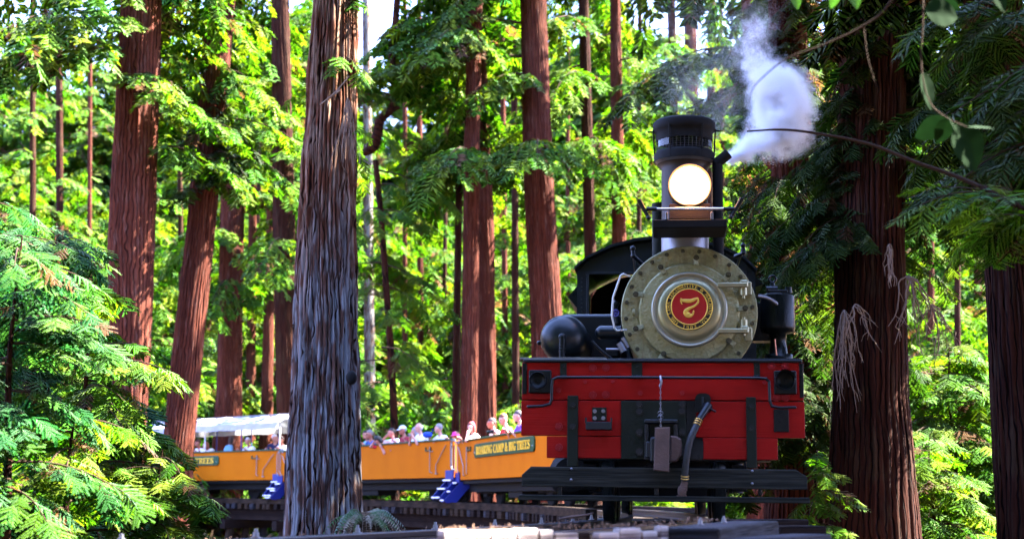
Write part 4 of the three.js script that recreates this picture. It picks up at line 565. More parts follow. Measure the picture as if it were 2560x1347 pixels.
{
  const tr = thing('railway_track', 'narrow curved railway track of steel rails on dark wooden ties', 'railway track');
  const railProf = [[-0.05, -0.115], [-0.05, -0.10], [-0.010, -0.09], [-0.008, -0.04], [-0.03, -0.032], [-0.032, -0.006], [-0.024, 0], [0.024, 0], [0.032, -0.006], [0.03, -0.032], [0.008, -0.04], [0.010, -0.09], [0.05, -0.10], [0.05, -0.115]];
  for (const o of [-0.457, 0.457]) mesh('rail', sweep(S0, S1, 0.4, railProf, o), railMat, tr, 'long curving steel rail');
  const r = rngOf(51), tg = [0, 1, 2].map(k => box(2.0 + 0.05 * k, 0.17, 0.20 + 0.015 * k, 0, 0, 0, 0.012)); let k = 0;
  for (let s = S0 + 0.2; s < S1; s += 0.40) { const { p, right, t } = trackAt(s), m = mesh('tie', tg[k % 3], tieMat[Math.floor(r() * 3)], tr); m.position.set(p.x + right.x * 0.06 * (r() - 0.5), p.y - 0.205 - 0.008 * r(), p.z); m.rotation.y = Math.atan2(-right.z, right.x) + 0.02 * (r() - 0.5); k++; }
  // guard timbers: left side along the trestle, and both sides in front of the lens
  for (let s = ST; s < S1 - 3; s += 3.02) mesh('guard_timber', sweep(s, Math.min(s + 3, S1), 0.6, rect(0.17, -0.118, 0.05), -0.93), tieMat[1], tr);
  for (let s = ST; s < S1 - 3; s += 3.02) mesh('guard_timber', sweep(s, Math.min(s + 3, S1), 0.6, rect(0.17, -0.118, 0.05), 0.93), tieMat[0], tr);
  const sa = trackS(5), sb = trackS(15.5); for (let s = sa; s < sb - 1; s += 3.52) mesh('guard_timber', sweep(s, Math.min(s + 3.5, sb), 0.5, rect(0.18, -0.118, -0.012), -0.74), tieMat[2], tr, 'bolted guard timber beside the near rail');
  for (let s = sa + 0.8; s < sb; s += 1.25) { const { p, right } = trackAt(s); mesh('bolt', [cyl(0.03, 0.03, 0.008, 14).translate(0, 0.004, 0), cyl(0.02, 0.02, 0.028, 6).translate(0, 0.02, 0), cyl(0.011, 0.011, 0.05, 8).translate(0, 0.03, 0)].map(g => plain(g).translate(p.x - right.x * 0.74, p.y - 0.012, p.z - right.z * 0.74)), MAT.dullSteel, tr); }
  for (let s = ST + 0.5; s < trackS(46); s += 1.2) { const { p, right } = trackAt(s); mesh('tie_plate', box(0.22, 0.014, 0.14, p.x - right.x * 0.75, p.y - 0.112, p.z - right.z * 0.75, 0.003), MAT.dullSteel, tr); }
}
{ // timber trestle
  const ts = thing('timber_trestle', 'dark timber trestle of posts, caps and braces under the far curve of track', 'trestle');
  for (let s = ST + 0.3; s < S1 - 0.5; s += 3.6) {
    const { p, right } = trackAt(s), yaw = Math.atan2(-right.z, right.x), Q = (o, y) => V(p.x + right.x * o, y, p.z + right.z * o);
    mesh('cap', place(box(2.7, 0.3, 0.3), p.x, p.y - 0.82, p.z, 0, yaw), tieMat[0], ts);
    let gmin = 9; for (const o of [-1.0, -0.36, 0.36, 1.0]) { const foot = Q(o * 1.5, 0); foot.y = groundY(foot.x, foot.z) - 0.25; gmin = Math.min(gmin, foot.y); mesh('post', taperTube([foot, Q(o * 1.25, (foot.y + p.y - 0.97) / 2), Q(o, p.y - 0.97)], [0.15, 0.145, 0.14], 10, 4), tieMat[(o > 0) + 1], ts); }
    const yb = gmin + 0.5, yt = p.y - 0.9; if (yt - yb > 0.6) for (const f of [-1, 1]) { const a = Q(-1.3 * f, yb), b = Q(1.1 * f, yt), d = b.clone().sub(a); const g = box(d.length(), 0.2, 0.06); g.applyMatrix4(M4().compose(a.add(b).multiplyScalar(0.5), new THREE.Quaternion().setFromEuler(new THREE.Euler(0, yaw, Math.atan2(d.y, 2.4 * f) * 1, 'YXZ')), V(1, 1, 1))); const n = V(-right.z, 0, right.x).multiplyScalar(0.19 * f); mesh('sway_brace', plain(g).translate(n.x, 0, n.z), tieMat[1], ts); }
  }
  for (const o of [-0.62, -0.42, 0.42, 0.62]) mesh('stringer', sweep(ST, S1, 0.8, rect(0.17, -0.67, -0.295), o), tieMat[0], ts);
}
{ // pale board wall and dark timber at the near edge of the track
  const a = at(1100, 1326, 6.2), b = at(1664, 1316, 7.15), d = b.clone().sub(a), L = Math.hypot(d.x, d.z), yaw = Math.atan2(-d.z, d.x), r = rngOf(61);
  const w = thing('board_wall', 'row of pale weathered upright boards at the bottom edge of the view', 'wooden boards', V(a.x, 0, a.z), yaw);
  let x = 0; while (x < L - 0.03) { const bw = Math.min(0.09 + 0.09 * r(), L - x); const top = a.y + (b.y - a.y) * (x + bw / 2) / L + 0.012 * (r() - 0.5), deep = r() < 0.2; const dropped = r() < 0.3 ? 0.03 * r() : 0; mesh('board', box(bw - 0.006, 0.75, 0.05, x + bw / 2, top - 0.375 - dropped, deep ? -0.07 : -0.02 * r(), 0.006), deep ? tieMat[0] : paleWood[r() < 0.6 ? 0 : 1], w); x += bw; }
  const e = at(1842, 1299, 9.3), dd = e.clone().sub(b), l2 = Math.hypot(dd.x, dd.z), y2 = Math.atan2(-dd.z, dd.x);
  const t = thing('edge_timber', 'heavy dark timber with bolts on its bluish top, right of the pale boards', 'timber', V(b.x, b.y, b.z), y2);
  mesh('beam', box(l2, 0.26, 0.30, l2 / 2, -0.135, 0.12, 0.015), tieMat[2], t);
  for (const f of [0.28, 0.62]) mesh('bolt', [cyl(0.032, 0.032, 0.01, 14), cyl(0.022, 0.022, 0.03, 6).translate(0, 0.02, 0), cyl(0.012, 0.012, 0.055, 8).translate(0, 0.03, 0)].map(g => plain(g).scale(0.62, 0.62, 0.62).translate(l2 * f, 0.0, 0.06)), MAT.dullSteel, t);
  const o2 = at(1625, 1352, 6.9), q2 = at(1990, 1331, 8.4), d2 = q2.clone().sub(o2), l3 = Math.hypot(d2.x, d2.z);
  const t2 = thing('edge_timber', 'lower dark plank with litter in front of the heavy bolted timber', 'timber', V(o2.x, o2.y, o2.z), Math.atan2(-d2.z, d2.x)); t2.rotation.order = 'YXZ'; t2.rotation.z = Math.atan2(d2.y, l3);
  mesh('beam', box(l3, 0.14, 0.24, l3 / 2, -0.075, 0.1, 0.012), tieMat[2], t2);
  for (const [px, py, dz, wd, lb] of [[1915, 1296, 10.6, 0.55, 'stacked dark block of old timber by the red trunk'], [1985, 1312, 9.8, 0.34, 'short dark offcut of timber beyond the plank']]) { const p = at(px, py, dz); const s = thing('old_timber', lb, 'timber', V(p.x, p.y, p.z), 0.25); mesh('beam', [box(wd, 0.1, 0.3, 0, -0.055, 0, 0.012), box(wd * 0.7, 0.5, 0.26, 0.02, -0.36, -0.02, 0.012)], tieMat[0], s); }
  const sp = [[1398, 1297, 10.9], [1430, 1292, 10.9], [1462, 1288, 10.9], [1484, 1282, 10.9]].map(q => at(...q)); tag(mesh('fallen_stick', taperTube(sp, [0.009, 0.013, 0.011, 0.005], 6, 12), MAT.rust), 'brown fallen stick lying across the guard timber before the engine', 'stick');
  // dry litter on the timbers
  const lit = new THREE.InstancedMesh(plain(new THREE.TorusGeometry(0.02, 0.0022, 4, 6, 2.2)), new THREE.MeshStandardMaterial({ color: lin(0.22, 0.12, 0.07), roughness: 1 }), 420), m = M4(), q = new THREE.Quaternion(), rr = rngOf(62);
  for (let k = 0; k < 420; k++) { let p; const u = rr(); if (u < 0.35) { const f = rr(); p = a.clone().lerp(b, f); p.x += 0.0; p.z -= 0.05 + 0.2 * rr(); p.y += 0.004; } else if (u < 0.6) { const f = rr(); p = b.clone().lerp(e, f); p.x -= 0.25 * rr(); p.y += 0.006; } else { const { p: c, right } = trackAt(trackS(5.5 + 9 * rr())); p = V(c.x - right.x * (0.66 + 0.16 * rr()), c.y - 0.006, c.z - right.z * 0.74); } m.compose(p, q.setFromEuler(new THREE.Euler(1.5 + 0.5 * rr(), rr() * 6, rr() * 6)), V(1, 1, 1).multiplyScalar(0.35 + 0.7 * rr())); lit.setMatrixAt(k, m); }
  shadows(lit); lit.name = 'dry_litter'; scene.add(lit); tag(lit, 'dry brown twigs and needles lying on the timbers', 'litter', null, 'stuff');
}

// ---------------------------------------------------------------- excursion carriages
Object.assign(MAT, {
  orange: phy({ map: tex(256, 256, (u, v) => mix3([0.40, 0.098, 0.001], [0.50, 0.135, 0.002], tfbm(u, v, 4, 4, 4, 330)), true, [0.5, 0.5]), roughness: 0.7, specularIntensity: 0.12 }),
  green: phy({ color: lin(0.010, 0.050, 0.016), roughness: 0.5, specularIntensity: 0.6 }),
  blue: phy({ color: lin(0.003, 0.013, 0.16), roughness: 0.5 }), white: std({ color: lin(0.75, 0.75, 0.78), roughness: 0.6 }),
  canvas: phy({ color: lin(0.42, 0.42, 0.45), roughness: 0.95, transmission: 0.2, thickness: 0, side: THREE.DoubleSide }), signGold: std({ color: lin(0.80, 0.46, 0.02), roughness: 0.6 }), bench: std({ color: lin(0.10, 0.05, 0.025), roughness: 0.7 }),
});
const carBottom = 0.66, carTop = 1.64, carHalf = 1.1;
const signGeo = (() => { const r = 0.16, L = 2.62, s = new THREE.Shape(); s.moveTo(-L, -r); s.lineTo(L, -r); s.lineTo(L + 0.07, -r * 0.55); s.lineTo(L + 0.07, r * 0.55); s.lineTo(L, r); s.lineTo(-L, r); s.lineTo(-L - 0.07, r * 0.55); s.lineTo(-L - 0.07, -r * 0.55); s.closePath(); return new THREE.ExtrudeGeometry(s, { depth: 0.03, bevelEnabled: true, bevelSize: 0.012, bevelThickness: 0.008, bevelSegments: 1 }); })();
const signText = (() => { const g = letters(serif, 'ROARING CAMP & BIG TREES', 0.155, 0.012); g.computeBoundingBox(); const b = g.boundingBox; g.scale(4.85 / (b.max.x - b.min.x), 1.3, 1); g.translate(0, -0.10, 0.038); return g; })();
function carriage(label, s0, L, o) {
  const { p, t } = trackAt(s0 + L / 2), c = thing('excursion_carriage', label, 'railway carriage', p, Math.atan2(t.z, -t.x), 'open orange excursion carriages'), hl = L / 2;
  mesh('side_panel', box(L, carTop - carBottom, 0.05, 0, (carTop + carBottom) / 2, carHalf - 0.025, 0.008), MAT.orange, c); mesh('side_panel', box(L, carTop - carBottom, 0.05, 0, (carTop + carBottom) / 2, -carHalf + 0.025, 0.008), MAT.orange, c);
  for (const s of [-1, 1]) mesh('end_panel', box(0.05, carTop - carBottom, 2 * carHalf - 0.11, s * (hl - 0.025), (carTop + carBottom) / 2, 0, 0.008), MAT.orange, c);
  for (const s of [-1, 1]) mesh('cap_rail', box(L + 0.04, 0.045, 0.12, 0, carTop + 0.025, s * (carHalf - 0.02), 0.008), MAT.green, c);
  for (const s of [-1, 1]) mesh('buffer_block', box(0.16, 0.5, 1.3, s * (hl + 0.08), carBottom + 0.1, 0, 0.02), MAT.soot, c);
  mesh('floor', box(L - 0.1, 0.08, 2 * carHalf - 0.12, 0, carBottom + 0.06, 0), MAT.bench, c);
  mesh('underframe', [box(L - 0.2, 0.30, 1.7, 0, carBottom - 0.165, 0, 0.01), box(L, 0.1, 2.1, 0, carBottom - 0.055, -0.02, 0.01), box(1.2, 0.22, 0.6, 0.3, carBottom - 0.36, 0.5, 0.02)], MAT.soot, c);
  for (const s of [-0.42, 0.42]) mesh('bench', [box(L - 1, 0.05, 0.42, 0, 1.12, s * 1.3, 0.01), box(L - 1, 0.35, 0.05, 0, 0.93, s * 1.05, 0.01)], MAT.bench, c);
  for (const tx of [-hl + 1.5, hl - 1.5]) { const tk = mesh('truck', [box(1.9, 0.16, 0.1, tx, 0.38, 0.66), box(1.9, 0.16, 0.1, tx, 0.38, -0.66), box(0.3, 0.2, 1.4, tx, 0.40, 0), ...[-0.12, 0, 0.12].map(k => cyl(0.05, 0.05, 0.2, 10).translate(tx + k, 0.33, 0.68))], MAT.soot, c); for (const wx of [-0.62, 0.62]) for (const s of [-1, 1]) mesh('wheel', lathe([[0.02, -0.05], [0.27, -0.03], [0.33, -0.05], [0.33, -0.02], [0.31, 0.05], [0.24, 0.02], [0.08, 0.06], [0.02, 0.06]], 24).rotateX(Math.PI / 2 * s).translate(tx + wx, 0.31, s * 0.47), MAT.soot, tk); }
  for (const [e, on] of [[-1, o.stairs !== 'right'], [1, o.stairs !== 'left']]) { if (!on) continue; // flared boarding steps at the end
    const x0 = e * (hl + 0.02), w = 0.44, stx = x0 + e * 0.05 - e * w / 2, st = mesh('boarding_step', [[-w / 2, 1], [w / 2, 1]].map(([dx]) => { const s = new THREE.Shape([[0.55, 0.60], [1.08, 0.62], [1.52, 0.16], [1.50, 0.07], [1.22, 0.06], [0.9, 0.42], [0.55, 0.42]].map(([a, b]) => new THREE.Vector2(a, b))); return new THREE.ExtrudeGeometry(s, { depth: 0.03, bevelEnabled: false }).rotateY(-Math.PI / 2).translate(stx + dx + 0.015, 0, 0); }), MAT.blue, c, 'blue boarding steps with white edges');
    mesh('riser', [box(w, 0.26, 0.03, stx, 0.72, carHalf + 0.025, 0.004), box(w, 0.2, 0.02, stx, 0.52, 1.06, 0.003), box(w, 0.2, 0.02, stx, 0.30, 1.2, 0.003), box(w, 0.05, 0.45, stx, 0.60, 0.86, 0.004)], MAT.blue, st);
    for (const [y, z] of [[0.585, 1.10], [0.36, 1.27], [0.13, 1.44]]) mesh('tread', box(w - 0.04, 0.035, 0.2, stx, y, z, 0.006), MAT.blue, st), mesh('tread_edge', box(w - 0.03, 0.04, 0.03, stx, y + 0.002, z + 0.112, 0.006), MAT.white, st);
    const loop = (x) => poly([[x, 1.60], [x - 0.03, 1.66], [x - 0.16, 1.64], [x - 0.20, 1.55], [x - 0.19, 0.95], [x - 0.12, 0.87], [x, 0.86]].map(([a, b]) => V(a, b, carHalf + 0.05)), 0.014, 8);
    mesh('handrail', [loop(x0 + 0.12), loop(x0 - 0.12 * e + 0.3)], MAT.dullSteel, c);
    mesh('handrail', [rod(V(x0 - e * 0.35, 1.52, carHalf + 0.05), V(x0 - e * 0.9, 1.0, carHalf + 0.05), 0.013), rod(V(x0 - e * 0.9, 1.0, carHalf + 0.05), V(x0 - e * 0.9, 0.78, carHalf + 0.05), 0.013), box(0.1, 0.03, 0.05, x0 - e * 0.9, 0.77, carHalf + 0.03, 0.005)], MAT.dullSteel, c);
    mesh('handrail', [rod(V(x0 - e * 1.25, 1.5, carHalf + 0.05), V(x0 - e * 1.25, 0.82, carHalf + 0.05), 0.012), rod(V(x0 - e * 1.25, 0.82, carHalf + 0.05), V(x0 - e * 1.18, 0.80, carHalf), 0.012), rod(V(x0 - e * 1.25, 1.38, carHalf + 0.05), V(x0 - e * 1.16, 1.38, carHalf), 0.012)], MAT.dullSteel, c);
    mesh('bracket', poly([V(x0 - e * 1.55, 1.50, carHalf + 0.02), V(x0 - e * 1.55, 1.40, carHalf + 0.02), V(x0 - e * 1.28, 1.40, carHalf + 0.02), V(x0 - e * 1.28, 1.5, carHalf + 0.02)], 0.022, 6), MAT.green, c);
    if (o.whiteEdge === e) mesh('corner_post', box(0.05, 0.86, 0.07, x0, 1.2, carHalf - 0.05, 0.006), MAT.white, c);
  }
  if (o.sign !== undefined) { const b = mesh('name_board', signGeo.clone().translate(o.sign, 1.36, carHalf + 0.005), MAT.green, c, 'long green board with yellow lettering'); mesh('lettering', signText.clone().translate(o.sign, 1.36, carHalf + 0.01), MAT.signGold, b); for (const s of [-1, 1]) mesh('screw', new THREE.SphereGeometry(0.014, 8, 6).translate(o.sign + s * 2.6, 1.32, carHalf + 0.045), MAT.steel, b); }
  if (o.canopy) {
    const H0 = 2.92, n = 5; const arch = (z) => H0 - 0.30 * (z / 1.25) ** 2;
    for (let k = 0; k <= n; k++) for (const s of [-1, 1]) { const x = -hl + 0.15 + (L - 0.3) * k / n; mesh('canopy_post', rod(V(x, carTop, s * (carHalf - 0.05)), V(x, arch(1.05), s * (carHalf - 0.05)), 0.022), s > 0 && k % 2 ? MAT.white : MAT.blue, c); }
    const g = new THREE.PlaneGeometry(L + 0.1, 2.6, 24, 14).rotateX(-Math.PI / 2), p = g.attributes.position; for (let i = 0; i < p.count; i++) p.setY(i, arch(p.getZ(i)) + 0.012 * Math.sin(p.getX(i) * 7) - 0.012); g.computeVertexNormals(); mesh('canopy', g, MAT.canvas, c, 'white canvas canopy');
    for (const s of [-1, 1]) { const v = new THREE.PlaneGeometry(L + 0.1, 0.22, 60, 3), q = v.attributes.position; for (let i = 0; i < q.count; i++) { const low = q.getY(i) < 0 ? 1 : 0; q.setZ(i, s * (1.30 + 0.02 * low * Math.sin(q.getX(i) * 9)) ); q.setY(i, q.getY(i) + arch(1.3) - 0.11 - low * 0.012 * Math.sin(q.getX(i) * 5)); } v.computeVertexNormals(); mesh('valance', v, MAT.canvas, c); }
    const bars = []; for (let k = 0; k <= n * 2; k++) { const x = -hl + 0.15 + (L - 0.3) * k / (2 * n); bars.push(...poly([-1.28, -0.9, -0.45, 0, 0.45, 0.9, 1.28].map(z => V(x, arch(z) + 0.02, z)), 0.011, 5)); } mesh('hoop', bars, MAT.dullSteel, c, null, 'stuff');
    for (const z of [0.55, 0.95, 1.27]) mesh('roof_rail', rod(V(-hl, arch(z) + 0.05, z), V(hl, arch(z) + 0.05, z), 0.014), MAT.dullSteel, c);
  }
  return c;
}
const sEnd1 = trackS(38.35), L1 = 8.7, L2 = 12.0, L3 = 10.6, GAP = 0.34;
const car1 = carriage('open orange carriage right behind the engine with the full name board in view', sEnd1 - L1, L1, { sign: 0.35, stairs: 'left', whiteEdge: -1 });
const car2 = carriage('open orange carriage without a name board, between the grey trunk and the blue steps', sEnd1 + GAP, L2, {});
const car3 = carriage('orange carriage under a white canvas canopy at far left', sEnd1 + GAP * 2 + L2, L3, { sign: -0.75, canopy: true });

// ---------------------------------------------------------------- passengers
function surfaceNet(f, lo, hi, h) { // smooth closed surface of f(x, y, z) < 0
  const n = [0, 1, 2].map(k => Math.ceil((hi[k] - lo[k]) / h) + 1), [nx, ny, nz] = n, F = new Float32Array(nx * ny * nz), I = (i, j, k) => (k * ny + j) * nx + i;
  for (let k = 0; k < nz; k++) for (let j = 0; j < ny; j++) for (let i = 0; i < nx; i++) F[I(i, j, k)] = f(lo[0] + i * h, lo[1] + j * h, lo[2] + k * h);
  const vid = new Int32Array(nx * ny * nz).fill(-1), pos = [], idx = [], E = [[0, 1], [2, 3], [4, 5], [6, 7], [0, 2], [1, 3], [4, 6], [5, 7], [0, 4], [1, 5], [2, 6], [3, 7]];
  for (let k = 0; k + 1 < nz; k++) for (let j = 0; j + 1 < ny; j++) for (let i = 0; i + 1 < nx; i++) {
    const v = []; let m = 0; for (let c = 0; c < 8; c++) { const q = F[I(i + (c & 1), j + ((c >> 1) & 1), k + (c >> 2))]; v.push(q); if (q < 0) m |= 1 << c; } if (!m || m === 255) continue;
    let x = 0, y = 0, z = 0, t = 0; for (const [a, b] of E) if ((v[a] < 0) !== (v[b] < 0)) { const u = v[a] / (v[a] - v[b]); x += (a & 1) + u * ((b & 1) - (a & 1)); y += ((a >> 1) & 1) + u * (((b >> 1) & 1) - ((a >> 1) & 1)); z += (a >> 2) + u * ((b >> 2) - (a >> 2)); t++; }
    vid[I(i, j, k)] = pos.length / 3; pos.push(lo[0] + (i + x / t) * h, lo[1] + (j + y / t) * h, lo[2] + (k + z / t) * h);
  }
  const quad = (a, b, c, d, fl) => { if (a < 0 || b < 0 || c < 0 || d < 0) return; fl ? idx.push(a, b, c, a, c, d) : idx.push(a, c, b, a, d, c); };
  for (let k = 1; k + 1 < nz; k++) for (let j = 1; j + 1 < ny; j++) for (let i = 1; i + 1 < nx; i++) { const s = F[I(i, j, k)] < 0;
    if (s !== F[I(i + 1, j, k)] < 0) quad(vid[I(i, j - 1, k - 1)], vid[I(i, j, k - 1)], vid[I(i, j, k)], vid[I(i, j - 1, k)], s);
    if (s !== F[I(i, j + 1, k)] < 0) quad(vid[I(i - 1, j, k - 1)], vid[I(i - 1, j, k)], vid[I(i, j, k)], vid[I(i, j, k - 1)], s);
    if (s !== F[I(i, j, k + 1)] < 0) quad(vid[I(i - 1, j - 1, k)], vid[I(i, j - 1, k)], vid[I(i, j, k)], vid[I(i - 1, j, k)], s); }
  const g = new THREE.BufferGeometry(); g.setAttribute('position', new THREE.Float32BufferAttribute(pos, 3)); g.setAttribute('uv', new THREE.Float32BufferAttribute(new Float32Array(pos.length / 3 * 2), 2)); g.setIndex(idx); g.computeVertexNormals(); return g;
}
const smin = (a, b, k) => { const q = Math.max(k - Math.abs(a - b), 0) / k; return Math.min(a, b) - q * q * k * 0.25; };
function cap(a, b, ra, rb) { const dx = b.x - a.x, dy = b.y - a.y, dz = b.z - a.z, L = dx * dx + dy * dy + dz * dz || 1e-9; return (x, y, z) => { const t = clamp(((x - a.x) * dx + (y - a.y) * dy + (z - a.z) * dz) / L, 0, 1); return Math.hypot(x - a.x - dx * t, y - a.y - dy * t, z - a.z - dz * t) - ra - (rb - ra) * t; }; }
const ell = (c, r) => (x, y, z) => { const X = (x - c[0]) / r[0], Y = (y - c[1]) / r[1], Z = (z - c[2]) / r[2], q = Math.hypot(X, Y, Z); return (q - 1) * Math.min(r[0], r[1], r[2]) * (q > 0.3 ? 1 : 1); };
const blend = (fs, k) => (x, y, z) => { let d = 9; for (const f of fs) d = smin(d, f(x, y, z), k); return d; };
const SKIN = { fair: std({ color: lin(0.45, 0.20, 0.14), roughness: 0.6 }), pale: std({ color: lin(0.52, 0.26, 0.20), roughness: 0.6 }), ruddy: std({ color: lin(0.36, 0.13, 0.085), roughness: 0.6 }) };
const cloth = (r, g, b) => std({ color: lin(r, g, b), roughness: 0.95, bumpMap: fineBump, bumpScale: 0.004 });
const eyeMat = std({ color: lin(0.02, 0.015, 0.012), roughness: 0.3 }), lipMat = std({ color: lin(0.38, 0.10, 0.09), roughness: 0.5 });
function headGeo() { // origin at the head's centre, looking along +z
  return [ell([0, 0.012, -0.008], [0.074, 0.100, 0.092]), ell([0, -0.045, 0.022], [0.056, 0.070, 0.062]), cap(V(0, 0.012, 0.080), V(0, -0.026, 0.100), 0.008, 0.014), ell([0, 0.020, 0.076], [0.045, 0.014, 0.016]), ell([0, -0.055, 0.076], [0.024, 0.016, 0.014]), ell([0.077, -0.005, -0.005], [0.012, 0.030, 0.020]), ell([-0.077, -0.005, -0.005], [0.012, 0.030, 0.020]), ell([0, -0.093, 0.068], [0.024, 0.020, 0.018])];
}
const HEAD = surfaceNet(blend(headGeo(), 0.03), [-0.1, -0.14, -0.12], [0.1, 0.13, 0.13], 0.008);
const HAIR = {
  short: surfaceNet((x, y, z) => Math.max(blend([ell([0, 0.030, -0.018], [0.083, 0.098, 0.095])], 0.02)(x, y, z), -(y - 0.052 + (z < 0.01 ? 1.4 * (0.02 - z) : 0)), z - 0.085) , [-0.11, -0.14, -0.14], [0.11, 0.16, 0.12], 0.009),
  long: surfaceNet((x, y, z) => { const d = blend([ell([0, 0.028, -0.020], [0.092, 0.106, 0.100]), ell([0.062, -0.06, -0.02], [0.042, 0.095, 0.055]), ell([-0.062, -0.06, -0.02], [0.042, 0.095, 0.055]), ell([0, -0.06, -0.07], [0.07, 0.10, 0.045])], 0.04)(x, y, z); return Math.max(d, Math.min(z - 0.03, z - 0.083 + (y < 0.05 ? 9 : 0)) > 0 && y < 0.055 ? 0.02 : d); }, [-0.14, -0.2, -0.16], [0.14, 0.17, 0.12], 0.009),
  fringe: surfaceNet((x, y, z) => Math.max(ell([0, 0.008, -0.022], [0.086, 0.088, 0.096])(x, y, z), y - 0.045, z - 0.018, -y - 0.075), [-0.11, -0.14, -0.14], [0.11, 0.12, 0.1], 0.009),
};
function person(label, car, x, o) { // sits inside the rail of a carriage; +z looks out
  const p = V(x, 0, (o.z ?? 0.72)).applyMatrix4(car.matrixWorld), g = thing('person', label, 'person', p, car.rotation.y + (o.turn ?? 0)), s = (o.scale ?? 1) * 1.1; o = { ...o, up: (o.up ?? 0) + 0.05 };
  const lean = o.lean ?? 0.12, hip = V(0, 1.22, -0.10), chest = V(0, 1.54 * 1, -0.10 + lean * 0.8), neck = V(0, 1.74, -0.09 + lean * 1.25), hd = V(o.tilt ? 0.03 * o.tilt : 0, 1.895, -0.055 + lean * 1.5 + (o.bow ? 0.06 : 0)); if (o.bow) hd.y -= 0.06;
  for (const v of [chest, neck, hd]) v.y = (v.y - 1.22) * s + 1.22; if (o.up) for (const v of [hip, chest, neck, hd]) v.y += o.up;
  const sh = [-1, 1].map(k => V(k * 0.175 * s, neck.y - 0.085 * s, neck.z - 0.03)), fs = [cap(hip, chest, 0.135, 0.15), ell([0, chest.y + 0.02, chest.z], [0.185 * s, 0.17, 0.115]), cap(sh[0], sh[1], 0.062, 0.062), cap(V(0, neck.y - 0.05, neck.z - 0.01), V(hd.x, hd.y - 0.06, hd.z - 0.02), 0.056, 0.05)];
  const legs = [-1, 1].flatMap(k => [cap(V(k * 0.1, hip.y - 0.02, hip.z), V(k * 0.12, hip.y - 0.03, hip.z + 0.13), 0.09, 0.07), cap(V(k * 0.12, hip.y - 0.03, hip.z + 0.13), V(k * 0.12, hip.y - 0.42, hip.z + 0.12), 0.065, 0.05)]);
  const shirt = [fs[0], fs[1], cap(sh[0], sh[1], 0.066, 0.066)], arms = [], fingers = [];
  [-1, 1].forEach((k, i) => {
    const tgt = (o.hands && o.hands[i]) || [k * 0.2, 1.70, 0.36]; const hand = V(tgt[0] * s, tgt[1] + (o.up ?? 0) * 0, tgt[2]), S = sh[i], d = hand.clone().sub(S), A = 0.29 * s, B = 0.25 * s, L = Math.min(d.length(), (A + B) * 0.98), dir = d.clone().normalize(); if (d.length() > L) hand.copy(S).addScaledVector(dir, L);
    const aa = (A * A - B * B + L * L) / (2 * L), hh = Math.sqrt(Math.max(0, A * A - aa * aa)), pole = V(k * 0.7, -1, -0.25); pole.addScaledVector(dir, -pole.dot(dir)).normalize(); const el = S.clone().addScaledVector(dir, aa).addScaledVector(pole, hh);
    const fa = hand.clone().sub(el).normalize(), palm = hand.clone().addScaledVector(fa, 0.05);
    arms.push(cap(S, el, 0.05, 0.04), cap(el, hand, 0.041, 0.028), cap(hand, palm, 0.030, 0.036)); shirt.push(cap(S, el.clone().lerp(S, o.sleeve === 'long' ? 0.0 : 0.35), 0.062, 0.052)); if (o.sleeve === 'long') shirt.push(cap(el, hand.clone().lerp(el, 0.1), 0.05, 0.038));
    const side = V(1, 0, 0).addScaledVector(fa, -fa.x).normalize(), dn = V().crossVectors(fa, side).normalize().multiplyScalar(1); if (dn.y > 0) dn.negate();
    [0.07, 0.078, 0.073, 0.058].forEach((fl, q) => { const b = palm.clone().addScaledVector(side, (q - 1.5) * 0.019), m = b.clone().addScaledVector(fa, fl * 0.6).addScaledVector(dn, fl * 0.15), e = m.clone().addScaledVector(fa, fl * 0.32).addScaledVector(dn, fl * 0.42); fingers.push(taperTube([b, m, e], [0.0095, 0.0085, 0.0065], 6, 5)); });
    const tb = hand.clone().addScaledVector(fa, 0.015).addScaledVector(side, -k * 0.028), tm = tb.clone().addScaledVector(side, -k * 0.022).addScaledVector(fa, 0.03), te = tm.clone().addScaledVector(fa, 0.028).addScaledVector(side, k * 0.006); fingers.push(taperTube([tb, tm, te], [0.0115, 0.0105, 0.0075], 6, 5));
  });
  const lo = [-0.62, 0.76, -0.45], hi = [0.62, 2.12, 0.72], skin = SKIN[o.skin ?? 'fair'], q = new THREE.Quaternion().setFromEuler(new THREE.Euler(o.nod ?? 0.1, o.look ?? 0, -(o.tilt ?? 0) * 0.15, 'YXZ')), hm = M4().compose(hd, q, V(s, s, s));
  const put = gg => plain(gg).applyMatrix4(hm);
  mesh('body', [surfaceNet(blend([...fs, ...legs, ...arms], 0.045), lo, hi, 0.024), put(HEAD), ...fingers], skin, g);
  mesh('shirt', surfaceNet((x2, y, z) => blend(shirt, 0.04)(x2, y, z) - 0.011, lo, hi, 0.024), cloth(...o.shirt), g);
  mesh('trousers', surfaceNet((x2, y, z) => blend(legs, 0.04)(x2, y, z) - 0.012, [-0.3, 0.7, -0.3], [0.3, 1.36, 0.4], 0.03), cloth(0.03, 0.035, 0.05), g);
  if (o.hair) mesh('hair', put(HAIR[o.hair[0]]), std({ color: lin(...o.hair[1]), roughness: 0.7 }), g);
  if (!o.shades) mesh('eyes', [-1, 1].map(k => put(new THREE.SphereGeometry(0.0105, 8, 6).translate(k * 0.031, 0.004, 0.081))), eyeMat, g); else mesh('sunglasses', [-1, 1].flatMap(k => [put(new THREE.SphereGeometry(0.024, 10, 8).scale(1, 0.75, 0.35).translate(k * 0.031, 0.004, 0.092)), put(rod(V(k * 0.055, 0.006, 0.085), V(k * 0.08, 0.006, 0), 0.004))]).concat(put(rod(V(-0.02, 0.008, 0.094), V(0.02, 0.008, 0.094), 0.004))), eyeMat, g);
  mesh('mouth', put(new THREE.SphereGeometry(0.02, 10, 6).scale(1, 0.32, 0.5).translate(0, -0.056, 0.082)), lipMat, g);
